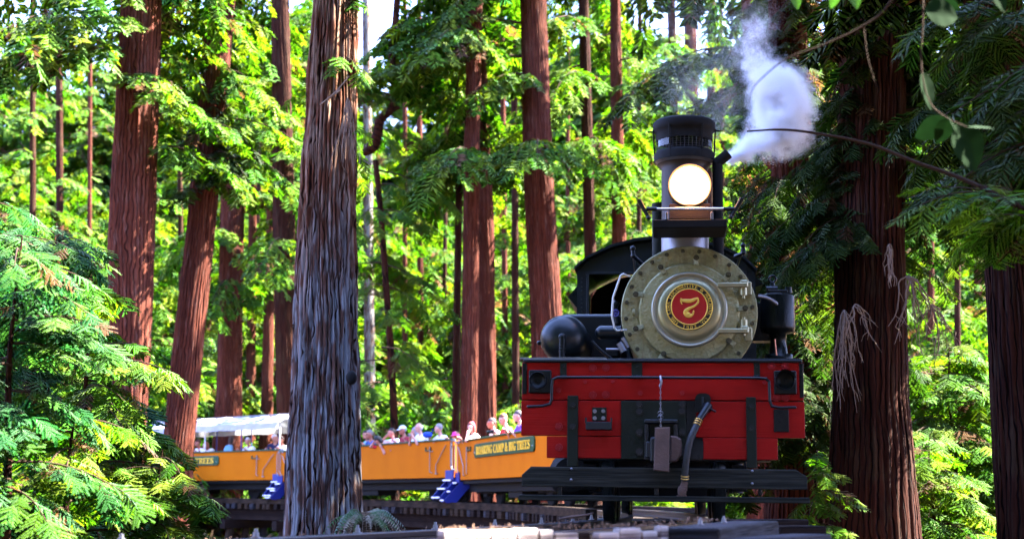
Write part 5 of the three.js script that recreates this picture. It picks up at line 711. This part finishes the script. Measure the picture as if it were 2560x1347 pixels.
  if (o.cap) mesh('cap', [put(new THREE.SphereGeometry(0.098, 18, 10, 0, 6.2832, 0, 1.5).scale(0.94, 0.95, 1.06).translate(0, 0.035, -0.008)), put(new THREE.CylinderGeometry(0.085, 0.088, 0.010, 18, 1, false, -1.15, 2.3).scale(0.95, 1, 1.25).rotateX(0.2).translate(0, 0.036, 0.058))], cloth(...o.cap), g);
  if (o.hat) mesh('sun_hat', [put(lathe([[0.001, 0.12], [0.06, 0.115], [0.09, 0.08], [0.10, 0.035], [0.165, 0.005], [0.168, -0.004], [0.10, 0.025], [0.08, 0.03]], 28))], cloth(...o.hat), g);
  if (o.scarf) mesh('scarf', put(new THREE.TorusGeometry(0.088, 0.016, 8, 24, Math.PI * 1.25).rotateZ(-0.4).rotateX(-0.35).scale(0.98, 1.1, 1.3).translate(0, 0.03, -0.005)), cloth(...o.scarf), g);
  if (o.band) mesh('hair_tie', put(new THREE.SphereGeometry(0.06, 12, 8).scale(0.8, 1.5, 0.8).translate(-0.02, -0.05, -0.12)), std({ color: lin(...o.hair[1]), roughness: 0.7 }), g);
  g.updateMatrixWorld(true); g.userData.eyeLine = undefined; delete g.userData.eyeLine;
  return { g, hd, put: (v) => v.clone().applyMatrix4(g.matrixWorld) };
}
function handCamera(label, who, at3, col, big) { const c = thing('camera', label, 'camera', who.put(at3), who.g.rotation.y); mesh('camera_body', new RoundedBoxGeometry(0.125, 0.08, big ? 0.06 : 0.035, 2, 0.01), col, c); mesh('camera_lens', cylZ(big ? 0.034 : 0.02, big ? 0.036 : 0.022, big ? 0.10 : 0.03, 18).translate(0.005, -0.003, big ? 0.075 : 0.03), MAT.satin, c); return c; }
for (const c of [car1, car2, car3]) c.updateMatrixWorld(true);
// where along a carriage does the rail stand at pixel px
function alongCar(car, px) { let lo = -6, hi = 6; for (let k = 0; k < 40; k++) { const m = (lo + hi) / 2, w = V(m, 1.9, 0.95).applyMatrix4(car.matrixWorld), q = (w.x / -w.z) * Math.cos(PITCH) * FOCAL * 0.995 + 1280; if (q < px) lo = m; else hi = m; } const half = car === car1 ? L1 / 2 : car === car2 ? L2 / 2 : L3 / 2; return clamp(lo, 0.35 - half, half - 0.35); }
const rail = (l, r, y = 1.73) => [[-l, y, 0.36], [r, y, 0.36]];
const N = [0.02, 0.012, 0.01], GREY = [0.22, 0.21, 0.22], WHT = [0.72, 0.72, 0.72];
person('dark-haired woman in a pale teal top behind the man in the blue polo', car2, alongCar(car2, 903), { z: 0.55, shirt: [0.18, 0.42, 0.42], hair: ['long', N], hands: rail(0.15, 0.15, 1.5), look: 0.2, up: 0.02 });
person('man in blue polo shirt and dark glasses leaning on the rail beside the grey trunk', car2, alongCar(car2, 923), { shirt: [0.03, 0.07, 0.24], hair: ['short', [0.13, 0.12, 0.12]], shades: 1, skin: 'ruddy', hands: [[-0.26, 1.70, 0.32], [0.05, 1.70, 0.36]], look: -0.3, turn: 0.1 });
const pc1 = person('dark-haired person in a white top shielding the eyes behind the bowed red shirt', car2, alongCar(car2, 961), { z: 0.5, shirt: WHT, hair: ['short', N], hands: [[-0.12, 1.93, 0.22], [0.2, 1.6, 0.3]], look: -0.3, up: 0.02 });
person('person in red shirt with black hair bowing low over the rail', car2, alongCar(car2, 968), { z: 0.86, shirt: [0.50, 0.015, 0.03], hair: ['long', [0.008, 0.007, 0.008]], bow: 1, nod: 0.9, lean: 0.2, hands: [[-0.2, 1.78, 0.30], [0.2, 1.6, 0.3]], scale: 0.92, up: -0.1 });
person('man in maroon shirt, white cap and dark glasses', car2, alongCar(car2, 1004), { shirt: [0.22, 0.012, 0.022], hair: ['fringe', [0.2, 0.2, 0.2]], cap: WHT, shades: 1, skin: 'ruddy', hands: [[-0.22, 1.5, 0.3], [0.02, 1.70, 0.36]], up: 0.04 });
person('grey-haired woman in a lilac top with hand at her chin', car2, alongCar(car2, 1034), { shirt: [0.42, 0.33, 0.62], hair: ['long', GREY], hands: [[-0.18, 1.68, 0.3], [0.05, 1.80, 0.24]], look: -0.2, scale: 0.95 });
const pw = person('bald man in white shirt photographing with both hands', car2, alongCar(car2, 1053), { z: 0.84, shirt: WHT, skin: 'pale', hair: ['fringe', [0.5, 0.5, 0.5]], hands: [[-0.06, 1.82, 0.36], [0.07, 1.82, 0.36]], look: -0.15, up: 0.06 });
handCamera('small silver camera held by the bald man', pw, V(0.0, 1.85, 0.43), MAT.dullSteel, false);
const pv = person('grey-haired man in white T-shirt looking sideways past a blue bag', car2, alongCar(car2, 1092), { shirt: WHT, hair: ['short', [0.22, 0.2, 0.2]], look: -0.9, hands: [[-0.22, 1.80, 0.26], [0.25, 1.6, 0.3]], skin: 'pale' });
{ const b = thing('drawstring_bag', 'bright blue cloth bag held up by the man in white', 'bag', pv.put(V(-0.20, 1.84, 0.36))); mesh('pouch', new THREE.SphereGeometry(0.11, 18, 14).scale(1.2, 0.75, 0.8), cloth(0.01, 0.05, 0.5), b); mesh('cord', tube([V(0.1, 0.05, 0), V(0.16, 0.12, 0), V(0.12, 0.16, 0.02)], 0.008, 6), cloth(0.01, 0.04, 0.4), b); }
const pk = person('child in a floppy pink sun hat at the end of the carriage', car2, alongCar(car2, 1138), { shirt: [0.40, 0.05, 0.22], hat: [0.62, 0.03, 0.22], hair: ['long', [0.15, 0.07, 0.03]], scale: 0.8, hands: rail(0.1, 0.1, 1.65), look: -0.5, up: -0.08 });
person('red-haired woman with a pink scarf and pale blouse resting her head on her hand', car1, alongCar(car1, 1181), { shirt: [0.75, 0.62, 0.58], hair: ['long', [0.16, 0.02, 0.012]], scarf: [0.62, 0.02, 0.12], band: 1, look: 0.8, hands: [[-0.25, 1.72, 0.34], [0.12, 1.86, 0.24]], skin: 'pale', z: 0.84 });
person('dark-haired man sitting close behind the red-haired woman', car1, alongCar(car1, 1195), { z: 0.45, shirt: [0.5, 0.42, 0.4], hair: ['short', [0.05, 0.03, 0.03]], skin: 'ruddy', up: 0.08, look: -0.1, hands: rail(0.15, 0.15, 1.55) });
const pr = person('young man in red T-shirt looking down at a black camera', car1, alongCar(car1, 1256), { shirt: [0.45, 0.012, 0.022], hair: ['short', [0.12, 0.045, 0.015]], skin: 'pale', nod: 0.35, look: 0.2, up: 0.05, hands: [[-0.09, 1.74, 0.33], [0.10, 1.74, 0.33]], z: 0.8 });
handCamera('black camera in the hands of the young man in red', pr, V(0.03, 1.755, 0.42), MAT.satin, true);
person('dark-haired person in a purple top half hidden by the engine', car1, alongCar(car1, 1296), { shirt: [0.12, 0.03, 0.42], hair: ['short', [0.03, 0.02, 0.03]], skin: 'pale', look: -0.3, hands: [[-0.15, 1.72, 0.36], [0.15, 1.72, 0.36]], up: 0.04, z: 0.84 });
person('brown-haired passenger in white, leftmost under the canopy', car3, alongCar(car3, 507), { shirt: WHT, hair: ['short', [0.06, 0.02, 0.015]], skin: 'ruddy', look: -0.5, nod: 0.3 });
person('reddish-haired passenger in white, face in hand under the canopy', car3, alongCar(car3, 529), { shirt: WHT, hair: ['long', [0.30, 0.09, 0.05]], skin: 'pale', hands: [[-0.2, 1.7, 0.3], [0.04, 1.85, 0.24]], bow: 1, scale: 0.95 });
person('dark-haired passenger in light blue with back turned under the canopy', car3, alongCar(car3, 557), { z: 0.4, turn: 2.8, up: 0.10, shirt: [0.16, 0.38, 0.62], hair: ['long', [0.05, 0.03, 0.03]], hands: [[-0.2, 1.6, 0.2], [0.2, 1.6, 0.2]] });
person('white-haired passenger in white under the middle of the canopy', car3, alongCar(car3, 628), { shirt: WHT, hair: ['short', [0.62, 0.62, 0.66]], look: 0.7 });
person('white-haired passenger in a navy jacket by the canopy post', car3, alongCar(car3, 684), { z: 0.6, shirt: [0.008, 0.010, 0.05], sleeve: 'long', hair: ['short', [0.6, 0.6, 0.66]], up: 0.08, look: 1.2, turn: 0.5 });
person('dark-haired passenger in white beside the grey trunk under the canopy', car3, alongCar(car3, 717), { shirt: WHT, hair: ['short', [0.05, 0.02, 0.02]], skin: 'ruddy', look: -0.5, nod: 0.3 });

// ---------------------------------------------------------------- young redwoods at the left, close to the lens
function sapling(label, px, d, h, o) {
  const b = at(px, 1240, d), gy = groundY(b.x, -d), t = thing('young_redwood', label, 'young tree', V(b.x, gy, -d)), lv = new Leaves('blade', o.palette ?? 'deep', o.seed, 0.05), r = lv.r, wood = [];
  const top = EYE + h - gy, ax = taperTube([V(0, -0.2, 0), V(0.03, top * 0.4, 0.02), V(-0.02, top * 0.75, 0), V(0.02, top, 0)], [o.stem ?? 0.05, (o.stem ?? 0.05) * 0.75, (o.stem ?? 0.05) * 0.45, 0.006], 9, 14);
  mesh('trunk', ax, BARK.dark, t);
  for (let k = 0; k < o.n; k++) { const q = (k + r()) / o.n, y = top * (0.10 + 0.88 * q), len = o.len * (1 - 0.5 * q) * (0.6 + 0.55 * r()); bough(wood, lv, V(0, y, 0), o.az ? o.az[0] + (o.az[1] - o.az[0]) * r() : r() * 6.283, len, { size: o.size ?? 0.30, rise: 0.10 + 0.2 * r(), droop: 0.22 + 0.32 * r(), sub: 0.42, step: (o.size ?? 0.3) * 0.46, hang: 0.6, thick: 0.008 + 0.004 * len, bare: 0.12 }); }
  mesh('branch', wood, twigMat, t, null, 'stuff'); lv.build('foliage', t); return t;
}
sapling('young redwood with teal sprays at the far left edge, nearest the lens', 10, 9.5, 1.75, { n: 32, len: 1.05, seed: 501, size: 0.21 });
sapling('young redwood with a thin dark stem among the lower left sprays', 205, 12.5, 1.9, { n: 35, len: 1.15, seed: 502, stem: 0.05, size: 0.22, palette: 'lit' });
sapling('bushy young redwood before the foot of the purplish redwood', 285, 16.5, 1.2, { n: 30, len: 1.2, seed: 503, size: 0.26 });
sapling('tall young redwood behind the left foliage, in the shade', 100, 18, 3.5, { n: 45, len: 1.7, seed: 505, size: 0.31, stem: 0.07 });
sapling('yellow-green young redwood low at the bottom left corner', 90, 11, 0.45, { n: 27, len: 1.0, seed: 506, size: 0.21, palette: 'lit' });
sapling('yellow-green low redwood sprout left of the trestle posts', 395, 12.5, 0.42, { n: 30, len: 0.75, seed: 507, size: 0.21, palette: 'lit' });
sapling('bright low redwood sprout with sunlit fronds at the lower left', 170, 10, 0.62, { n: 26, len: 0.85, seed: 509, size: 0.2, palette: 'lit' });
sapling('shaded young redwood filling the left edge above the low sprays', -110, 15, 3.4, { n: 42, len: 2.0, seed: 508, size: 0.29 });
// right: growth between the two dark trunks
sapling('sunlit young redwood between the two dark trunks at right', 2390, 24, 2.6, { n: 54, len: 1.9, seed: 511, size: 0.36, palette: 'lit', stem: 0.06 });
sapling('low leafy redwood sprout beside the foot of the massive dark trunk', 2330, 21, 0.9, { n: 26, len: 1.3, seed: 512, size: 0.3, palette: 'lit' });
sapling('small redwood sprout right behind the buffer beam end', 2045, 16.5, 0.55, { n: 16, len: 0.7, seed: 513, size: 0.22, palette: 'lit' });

// ---------------------------------------------------------------- fern clump at the foot of the grey redwood
{
  const b = at(912, 1282, 17.0), t = thing('fern', 'drooping grey-green fern clump with pale dry fronds at the grey trunk foot', 'fern', V(b.x, b.y - 0.32, b.z)), r = rngOf(71);
  mesh('root_clump', new THREE.SphereGeometry(0.24, 16, 10).scale(0.9, 0.9, 0.8).translate(0, 0.12, -0.05), soilMat, t);
  const frond = (az, len, lift, m) => { const pos = [], P = u => V(Math.cos(az) * len * u * (1 - 0.12 * u), 0.22 + lift * u - (lift + 0.42 * len) * u * u, Math.sin(az) * len * u), n = 22; const sd = V(-Math.sin(az), 0, Math.cos(az)); const tri = (a, b2, c) => pos.push(a.x, a.y, a.z, b2.x, b2.y, b2.z, c.x, c.y, c.z);
    for (let k = 1; k < n; k++) { const u = k / n, c = P(u), e = P(u + 0.45 / n), l = 0.085 * Math.sin(Math.PI * Math.min(1, 0.12 + u * 0.95)) * (0.8 + 0.4 * r()); for (const s of [-1, 1]) { const tip = c.clone().addScaledVector(sd, s * l).add(V(0, -l * (0.5 + 0.5 * r()), 0)); tri(c, e, tip); } const w = 0.004; tri(P(u).addScaledVector(sd, -w), P(u + 1 / n).addScaledVector(sd, -w), P(u).addScaledVector(sd, w)); }
    const g = new THREE.BufferGeometry(); g.setAttribute('position', new THREE.Float32BufferAttribute(pos, 3)); g.computeVertexNormals(); return mesh('frond', g, m, t); };
  const gm = [phy({ color: lin(0.05, 0.12, 0.035), roughness: 0.9, transmission: 0.3, thickness: 0, side: THREE.DoubleSide, specularIntensity: 0.3 }), phy({ color: lin(0.14, 0.19, 0.13), roughness: 0.9, transmission: 0.3, thickness: 0, side: THREE.DoubleSide }), phy({ color: lin(0.36, 0.29, 0.20), roughness: 0.9, transmission: 0.2, thickness: 0, side: THREE.DoubleSide })];
  for (let k = 0; k < 40; k++) frond(r() * 6.283, 0.34 + 0.36 * r(), 0.25 + 0.55 * r(), gm[r() < 0.4 ? 0 : r() < 0.72 ? 1 : 2]);
  const strands = []; for (let k = 0; k < 26; k++) { const a = r() * 6.283, l = 0.25 + 0.3 * r(); strands.push(taperTube([V(0, 0.2, 0), V(Math.cos(a) * l * 0.7, 0.26, Math.sin(a) * l * 0.7), V(Math.cos(a) * l, 0.05 - 0.3 * r(), Math.sin(a) * l)], [0.004, 0.003, 0.002], 4, 8)); } mesh('dry_strand', strands, paleTwigMat, t, null, 'stuff');
}
// ---------------------------------------------------------------- pale dead twigs hanging on the massive dark trunk and on the grey one
function deadTwigs(tree, root, spread, drop, n, seed, th = 0.008) {
  const r = rngOf(seed), gs = [], o = root.clone().sub(tree.position);
  for (let k = 0; k < n; k++) { const pts = [o.clone()]; let p = o.clone(), dx = (r() - 0.5) * spread * 0.5, L = drop * (0.35 + 0.65 * r()), s = 5; for (let i = 0; i < s; i++) { p = p.clone().add(V(dx / s * 2 + (r() - 0.5) * spread * 0.16, -L / s * (i === 0 ? 0.5 : 1.1), (r() - 0.5) * 0.12)); pts.push(p); if (i > 0 && r() < 0.6) { const e = p.clone().add(V((r() - 0.5) * spread * 0.3, -0.1 - 0.16 * r(), (r() - 0.5) * 0.1)); gs.push(taperTube([p, p.clone().lerp(e, 0.5).add(V((r() - 0.5) * 0.05, 0.02, 0)), e], [th * 0.6, th * 0.5, th * 0.25], 4, 5)); } } gs.push(taperTube(pts, [th, th * 0.9, th * 0.6, th * 0.4], 5, 14)); }
  mesh('dead_twigs', gs, paleTwigMat, tree, 'bundle of pale bare hanging twigs', 'stuff');
}
deadTwigs(darkTree, at(2112, 775, 18.05), 0.42, 1.5, 17, 81);
deadTwigs(darkTree, at(2140, 760, 18.0), 0.7, 0.5, 8, 82);
deadTwigs(darkTree, at(2272, 690, 18.3), 0.9, 0.95, 12, 83, 0.011);
deadTwigs(darkTree, at(2330, 760, 18.6), 0.6, 0.9, 9, 84, 0.009);
deadTwigs(darkTree, at(2226, 610, 18.0), 0.22, 0.5, 9, 85);
deadTwigs(bigTree, at(868, 245, 21.2), 0.5, 1.3, 9, 86, 0.007);
{ // a few broken limbs that lean away from the grey trunk
  const L = (x, y, d = 21.4) => at(x, y, d).sub(bigTree.position);
  mesh('dead_limb', taperTube([L(850, 225, 21.3), L(800, 262, 21.1), L(838, 230, 20.9), L(872, 190, 21)], [0.012, 0.010, 0.012, 0.006], 6, 16), paleTwigMat, bigTree);
  mesh('knot', new THREE.SphereGeometry(0.085, 14, 10).scale(1, 1.3, 0.55).translate(...L(878, 944, 21.25).toArray()), MAT.soot, bigTree);
}
// ---------------------------------------------------------------- twigs of a bay tree hanging into the view at top right
const bayLeaf = (() => { const s = new THREE.PlaneGeometry(1, 1, 10, 6), p = s.attributes.position; for (let i = 0; i < p.count; i++) { const u = p.getX(i) + 0.5, v = p.getY(i) * 2, w = 0.21 * Math.pow(Math.sin(Math.PI * Math.pow(u, 0.85)), 0.8); p.setXYZ(i, u, -0.06 * u * u + 0.05 * Math.abs(v) * w * 3 + 0.006 * Math.sin(u * 19) * Math.abs(v), v * w); } s.computeVertexNormals(); return s; })();
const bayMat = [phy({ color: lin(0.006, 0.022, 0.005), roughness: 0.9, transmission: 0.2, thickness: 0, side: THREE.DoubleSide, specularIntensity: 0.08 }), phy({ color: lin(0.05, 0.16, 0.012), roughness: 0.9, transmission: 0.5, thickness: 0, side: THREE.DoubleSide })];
{
  const d = 6.2, Q = (x, y, k = 0) => at(x, y, d + k), t = thing('bay_branch', 'thin dark bare-tipped twig with broad leaves arching in from the top right', 'branch', Q(2260, -60)), L = v => v.sub(t.position);
  const tw = [[2300, -110], [2240, -20], [2210, 28], [2150, 70], [2060, 112], [1965, 148], [1905, 196], [1882, 222], [1873, 258]].map(q => L(Q(...q)));
  mesh('twig', [taperTube(tw, [0.008, 0.007, 0.006, 0.005, 0.004, 0.003, 0.002], 6, 40), taperTube([L(Q(2160, 66)), L(Q(2170, 140)), L(Q(2190, 210)), L(Q(2205, 250))], [0.003, 0.002, 0.001], 5, 12), taperTube([[2310, -60], [2308, 60], [2306, 180], [2330, 262], [2372, 296], [2420, 318]].map(q => L(Q(...q))), [0.005, 0.004, 0.0035, 0.003, 0.002], 5, 26), taperTube([L(Q(1905, -40)), L(Q(1850, 12)), L(Q(1822, 36))], [0.006, 0.005, 0.005], 6, 8)], twigMat, t);
  const leaf = (x, y, x2, y2, roll, m, k = 0, wide = 1) => { const a = L(Q(x, y, k)), b = L(Q(x2, y2, k + 0.03)), dv = b.clone().sub(a), len = dv.length(), f = mesh('leaf', bayLeaf, bayMat[m], t); const X = dv.normalize(), Z0 = V(0, 0, 1), Y = V().crossVectors(Z0, X).normalize(); const qd = new THREE.Quaternion().setFromRotationMatrix(M4().makeBasis(X, V().crossVectors(V().crossVectors(X, Y), X).normalize(), V().crossVectors(X, Y))); f.quaternion.copy(qd).multiply(new THREE.Quaternion().setFromAxisAngle(V(1, 0, 0), roll)); f.position.copy(a); f.scale.set(len, len * wide, len * wide); };
  leaf(2372, 296, 2345, 360, 1.3, 0, 0, 1.7); leaf(2372, 296, 2290, 345, 1.4, 0, 0.02, 1.5); leaf(2395, 305, 2450, 425, 1.2, 0, 0, 1.9); leaf(2372, 292, 2402, 350, 0.5, 0, -0.02, 0.9); leaf(2420, 318, 2490, 318, 0.5, 0, 0, 0.8); leaf(2306, 178, 2335, 275, 1.0, 0, 0, 1.2); leaf(2312, 25, 2402, 38, 1.4, 0, 0, 2.0); leaf(2400, 20, 2330, 10, 1.2, 0, 0.1, 1.6);
  leaf(1985, -28, 1998, 24, 1.2, 1, 0, 1.5); leaf(2095, -35, 2080, 22, 1.2, 1, 0, 1.3); leaf(2130, -40, 2148, 22, 1.2, 1, 0, 1.6); leaf(2480, -40, 2520, 30, 1.2, 0, 0, 1.4); leaf(1852, 10, 1840, 30, 0.8, 0, 0, 1.1);
}
{
  const d = 8.5, Q = (x, y, k = 0) => at(x, y, d + k), t = thing('drooping_branch', 'thick dark branch crossing before the steam and bearing bright sprays at right', 'branch', Q(2620, 560)), L = v => v.sub(t.position);
  mesh('limb', taperTube([[2700, 590], [2560, 520], [2470, 476], [2390, 440], [2290, 405], [2180, 362], [2060, 336], [1960, 324], [1868, 328]].map((q, i) => L(Q(q[0], q[1], 0.08 * i))), [0.020, 0.019, 0.016, 0.014, 0.012, 0.010, 0.009, 0.006], 8, 50), twigMat, t);
  const lv = new Leaves('needle', 'lit', 601, 0.06), wood = [], r = lv.r;
  for (let k = 0; k < 15; k++) { const u = k / 14, b = L(Q(2640 - 190 * u, 560 - 95 * u, 0.05)); bough(wood, lv, b, (r() < 0.55 ? -1 : 1) * (0.6 + 1.3 * r()) + 2.2 * (r() < 0.5), 0.30 + 0.28 * r(), { size: 0.26, rise: 0.2 * r(), droop: 0.5 * r(), sub: 0, step: 0.08, hang: 0.8, thick: 0.005, bare: 0.1 }); }
  mesh('twig', wood, twigMat, t, null, 'stuff'); lv.build('foliage', t);
}
{ // redwood spray that hangs at the right edge
  const d = 9.5, t = thing('hanging_redwood_branch', 'redwood branch with green sprays hanging in at the upper right edge', 'branch', at(2640, 190, d)), lv = new Leaves('needle', 'right', 602, 0.05), wood = [], r = lv.r;
  for (let k = 0; k < 12; k++) bough(wood, lv, V(0.1 * r(), -0.7 + 1.5 * r(), -0.4 + 0.8 * r()), Math.PI + (r() - 0.5) * 1.6, 0.4 + 0.6 * r(), { size: 0.28, rise: 0.1, droop: 0.3 + 0.3 * r(), sub: 0.4, step: 0.12, hang: 0.8, thick: 0.006, bare: 0.1 });
  mesh('twig', [...wood, taperTube([V(0.5, 1.2, 0.1), V(0.15, 0.4, 0), V(0.1, -0.3, 0), V(0, -0.8, 0)], [0.02, 0.016, 0.012, 0.006], 7, 16)], twigMat, t); lv.build('foliage', t);
}
// ---------------------------------------------------------------- steam and thin smoke: fine droplets in the air
{
  const droplets = (seed, n, R, r0) => { const r = rngOf(seed), pos = [], g = () => (r() + r() + r() + r() - 2) * 0.87; for (let k = 0; k < n; k++) { const c = V(g() * R, g() * R, g() * R); for (let q = 0; q < 3; q++) { const d = V(r() - 0.5, r() - 0.5, r() - 0.5).normalize().multiplyScalar(r0 * (0.7 + 0.6 * r())); pos.push(c.x + d.x, c.y + d.y, c.z + d.z); } } const b = new THREE.BufferGeometry(); b.setAttribute('position', new THREE.Float32BufferAttribute(pos, 3)); b.computeVertexNormals(); return b; };
  const mat = phy({ color: lin(0.95, 0.96, 0.98), roughness: 1, transmission: 0.6, thickness: 0, side: THREE.DoubleSide, specularIntensity: 0 });
  const cloud = (name, label, n, seed, sample, geo) => { const m = new THREE.InstancedMesh(geo, mat, n), r = rngOf(seed), q = new THREE.Quaternion(), a = M4(), g = () => (r() + r() + r() + r() - 2) * 0.87; let k = 0, guard = 0; while (k < n && guard++ < n * 60) { const p = sample(r, g); if (!p) continue; const s = 0.7 + 0.7 * r(); a.compose(p, q.setFromEuler(new THREE.Euler(r() * 6, r() * 6, r() * 6)), V(s, s, s)); m.setMatrixAt(k++, a); } m.count = k; m.name = name; m.castShadow = m.receiveShadow = true; scene.add(m); tag(m, label, 'steam', null, 'stuff'); };
  // a jet from the nozzle that widens, billows and tears
  const jet = [[1832, 388, 5, 0.5], [1850, 378, 12, 0.9], [1885, 358, 26, 1.7], [1935, 340, 40, 2.6], [1965, 312, 54, 3.2], [1968, 280, 58, 3.4], [1960, 248, 56, 3.0], [1950, 220, 52, 2.2], [1955, 196, 40, 0.8], [1915, 182, 38, 0.35], [1890, 140, 34, 0.14], [1885, 95, 34, 0.08], [1900, 50, 40, 0.05]], d0 = 13.3, cum = []; let tot = 0; for (const q of jet) { tot += q[3]; cum.push(tot); }
  const tear = (p, f) => 0.6 * fbm(p.x * f, p.y * f, p.z * f + 9, 3) + 0.4 * fbm(p.x * f * 3.1, p.y * f * 3.1, p.z * f * 3.1, 2);
  cloud('steam_plume', 'dense white puff of steam blown out right of the funnel', 16000, 701, (r, g) => { const u = r() * tot; let k = 0; while (cum[k] < u) k++; const a = jet[k], b = jet[Math.min(k + 1, jet.length - 1)], t = r(), c = at(a[0] + (b[0] - a[0]) * t, a[1] + (b[1] - a[1]) * t, d0), s = (a[2] + (b[2] - a[2]) * t) * d0 / FOCAL; const p = V(c.x + g() * s * 1.1, c.y + g() * s, c.z - 0.15 + g() * s), w = tear(p, 5.5); return w > 0.37 + 0.2 * r() ? p : null; }, droplets(711, 160, 0.035, 0.0020));
  const haze = [[1880, 120, 50], [1900, 60, 60], [1850, 140, 50], [1780, 190, 70], [1740, 240, 60], [1700, 230, 60], [1820, 90, 80], [1700, 130, 90], [1860, 20, 80], [1760, 60, 100], [1690, 30, 90], [1830, 240, 50], [1790, 300, 40]];
  cloud('thin_smoke', 'thin bluish smoke drifting above and behind the funnel', 2600, 702, (r, g) => { const [x, y, R] = haze[Math.floor(r() * haze.length) % haze.length], c = at(x, y, 16), s = R * 16 / FOCAL * 0.9; const p = V(c.x + g() * s, c.y + g() * s, c.z + g() * 0.9), w = tear(p, 1.6); return w > 0.36 + 0.26 * r() ? p : null; }, droplets(712, 120, 0.11, 0.0012));
}

renderer.setSize(1024, 538);
renderer.render(scene, camera);
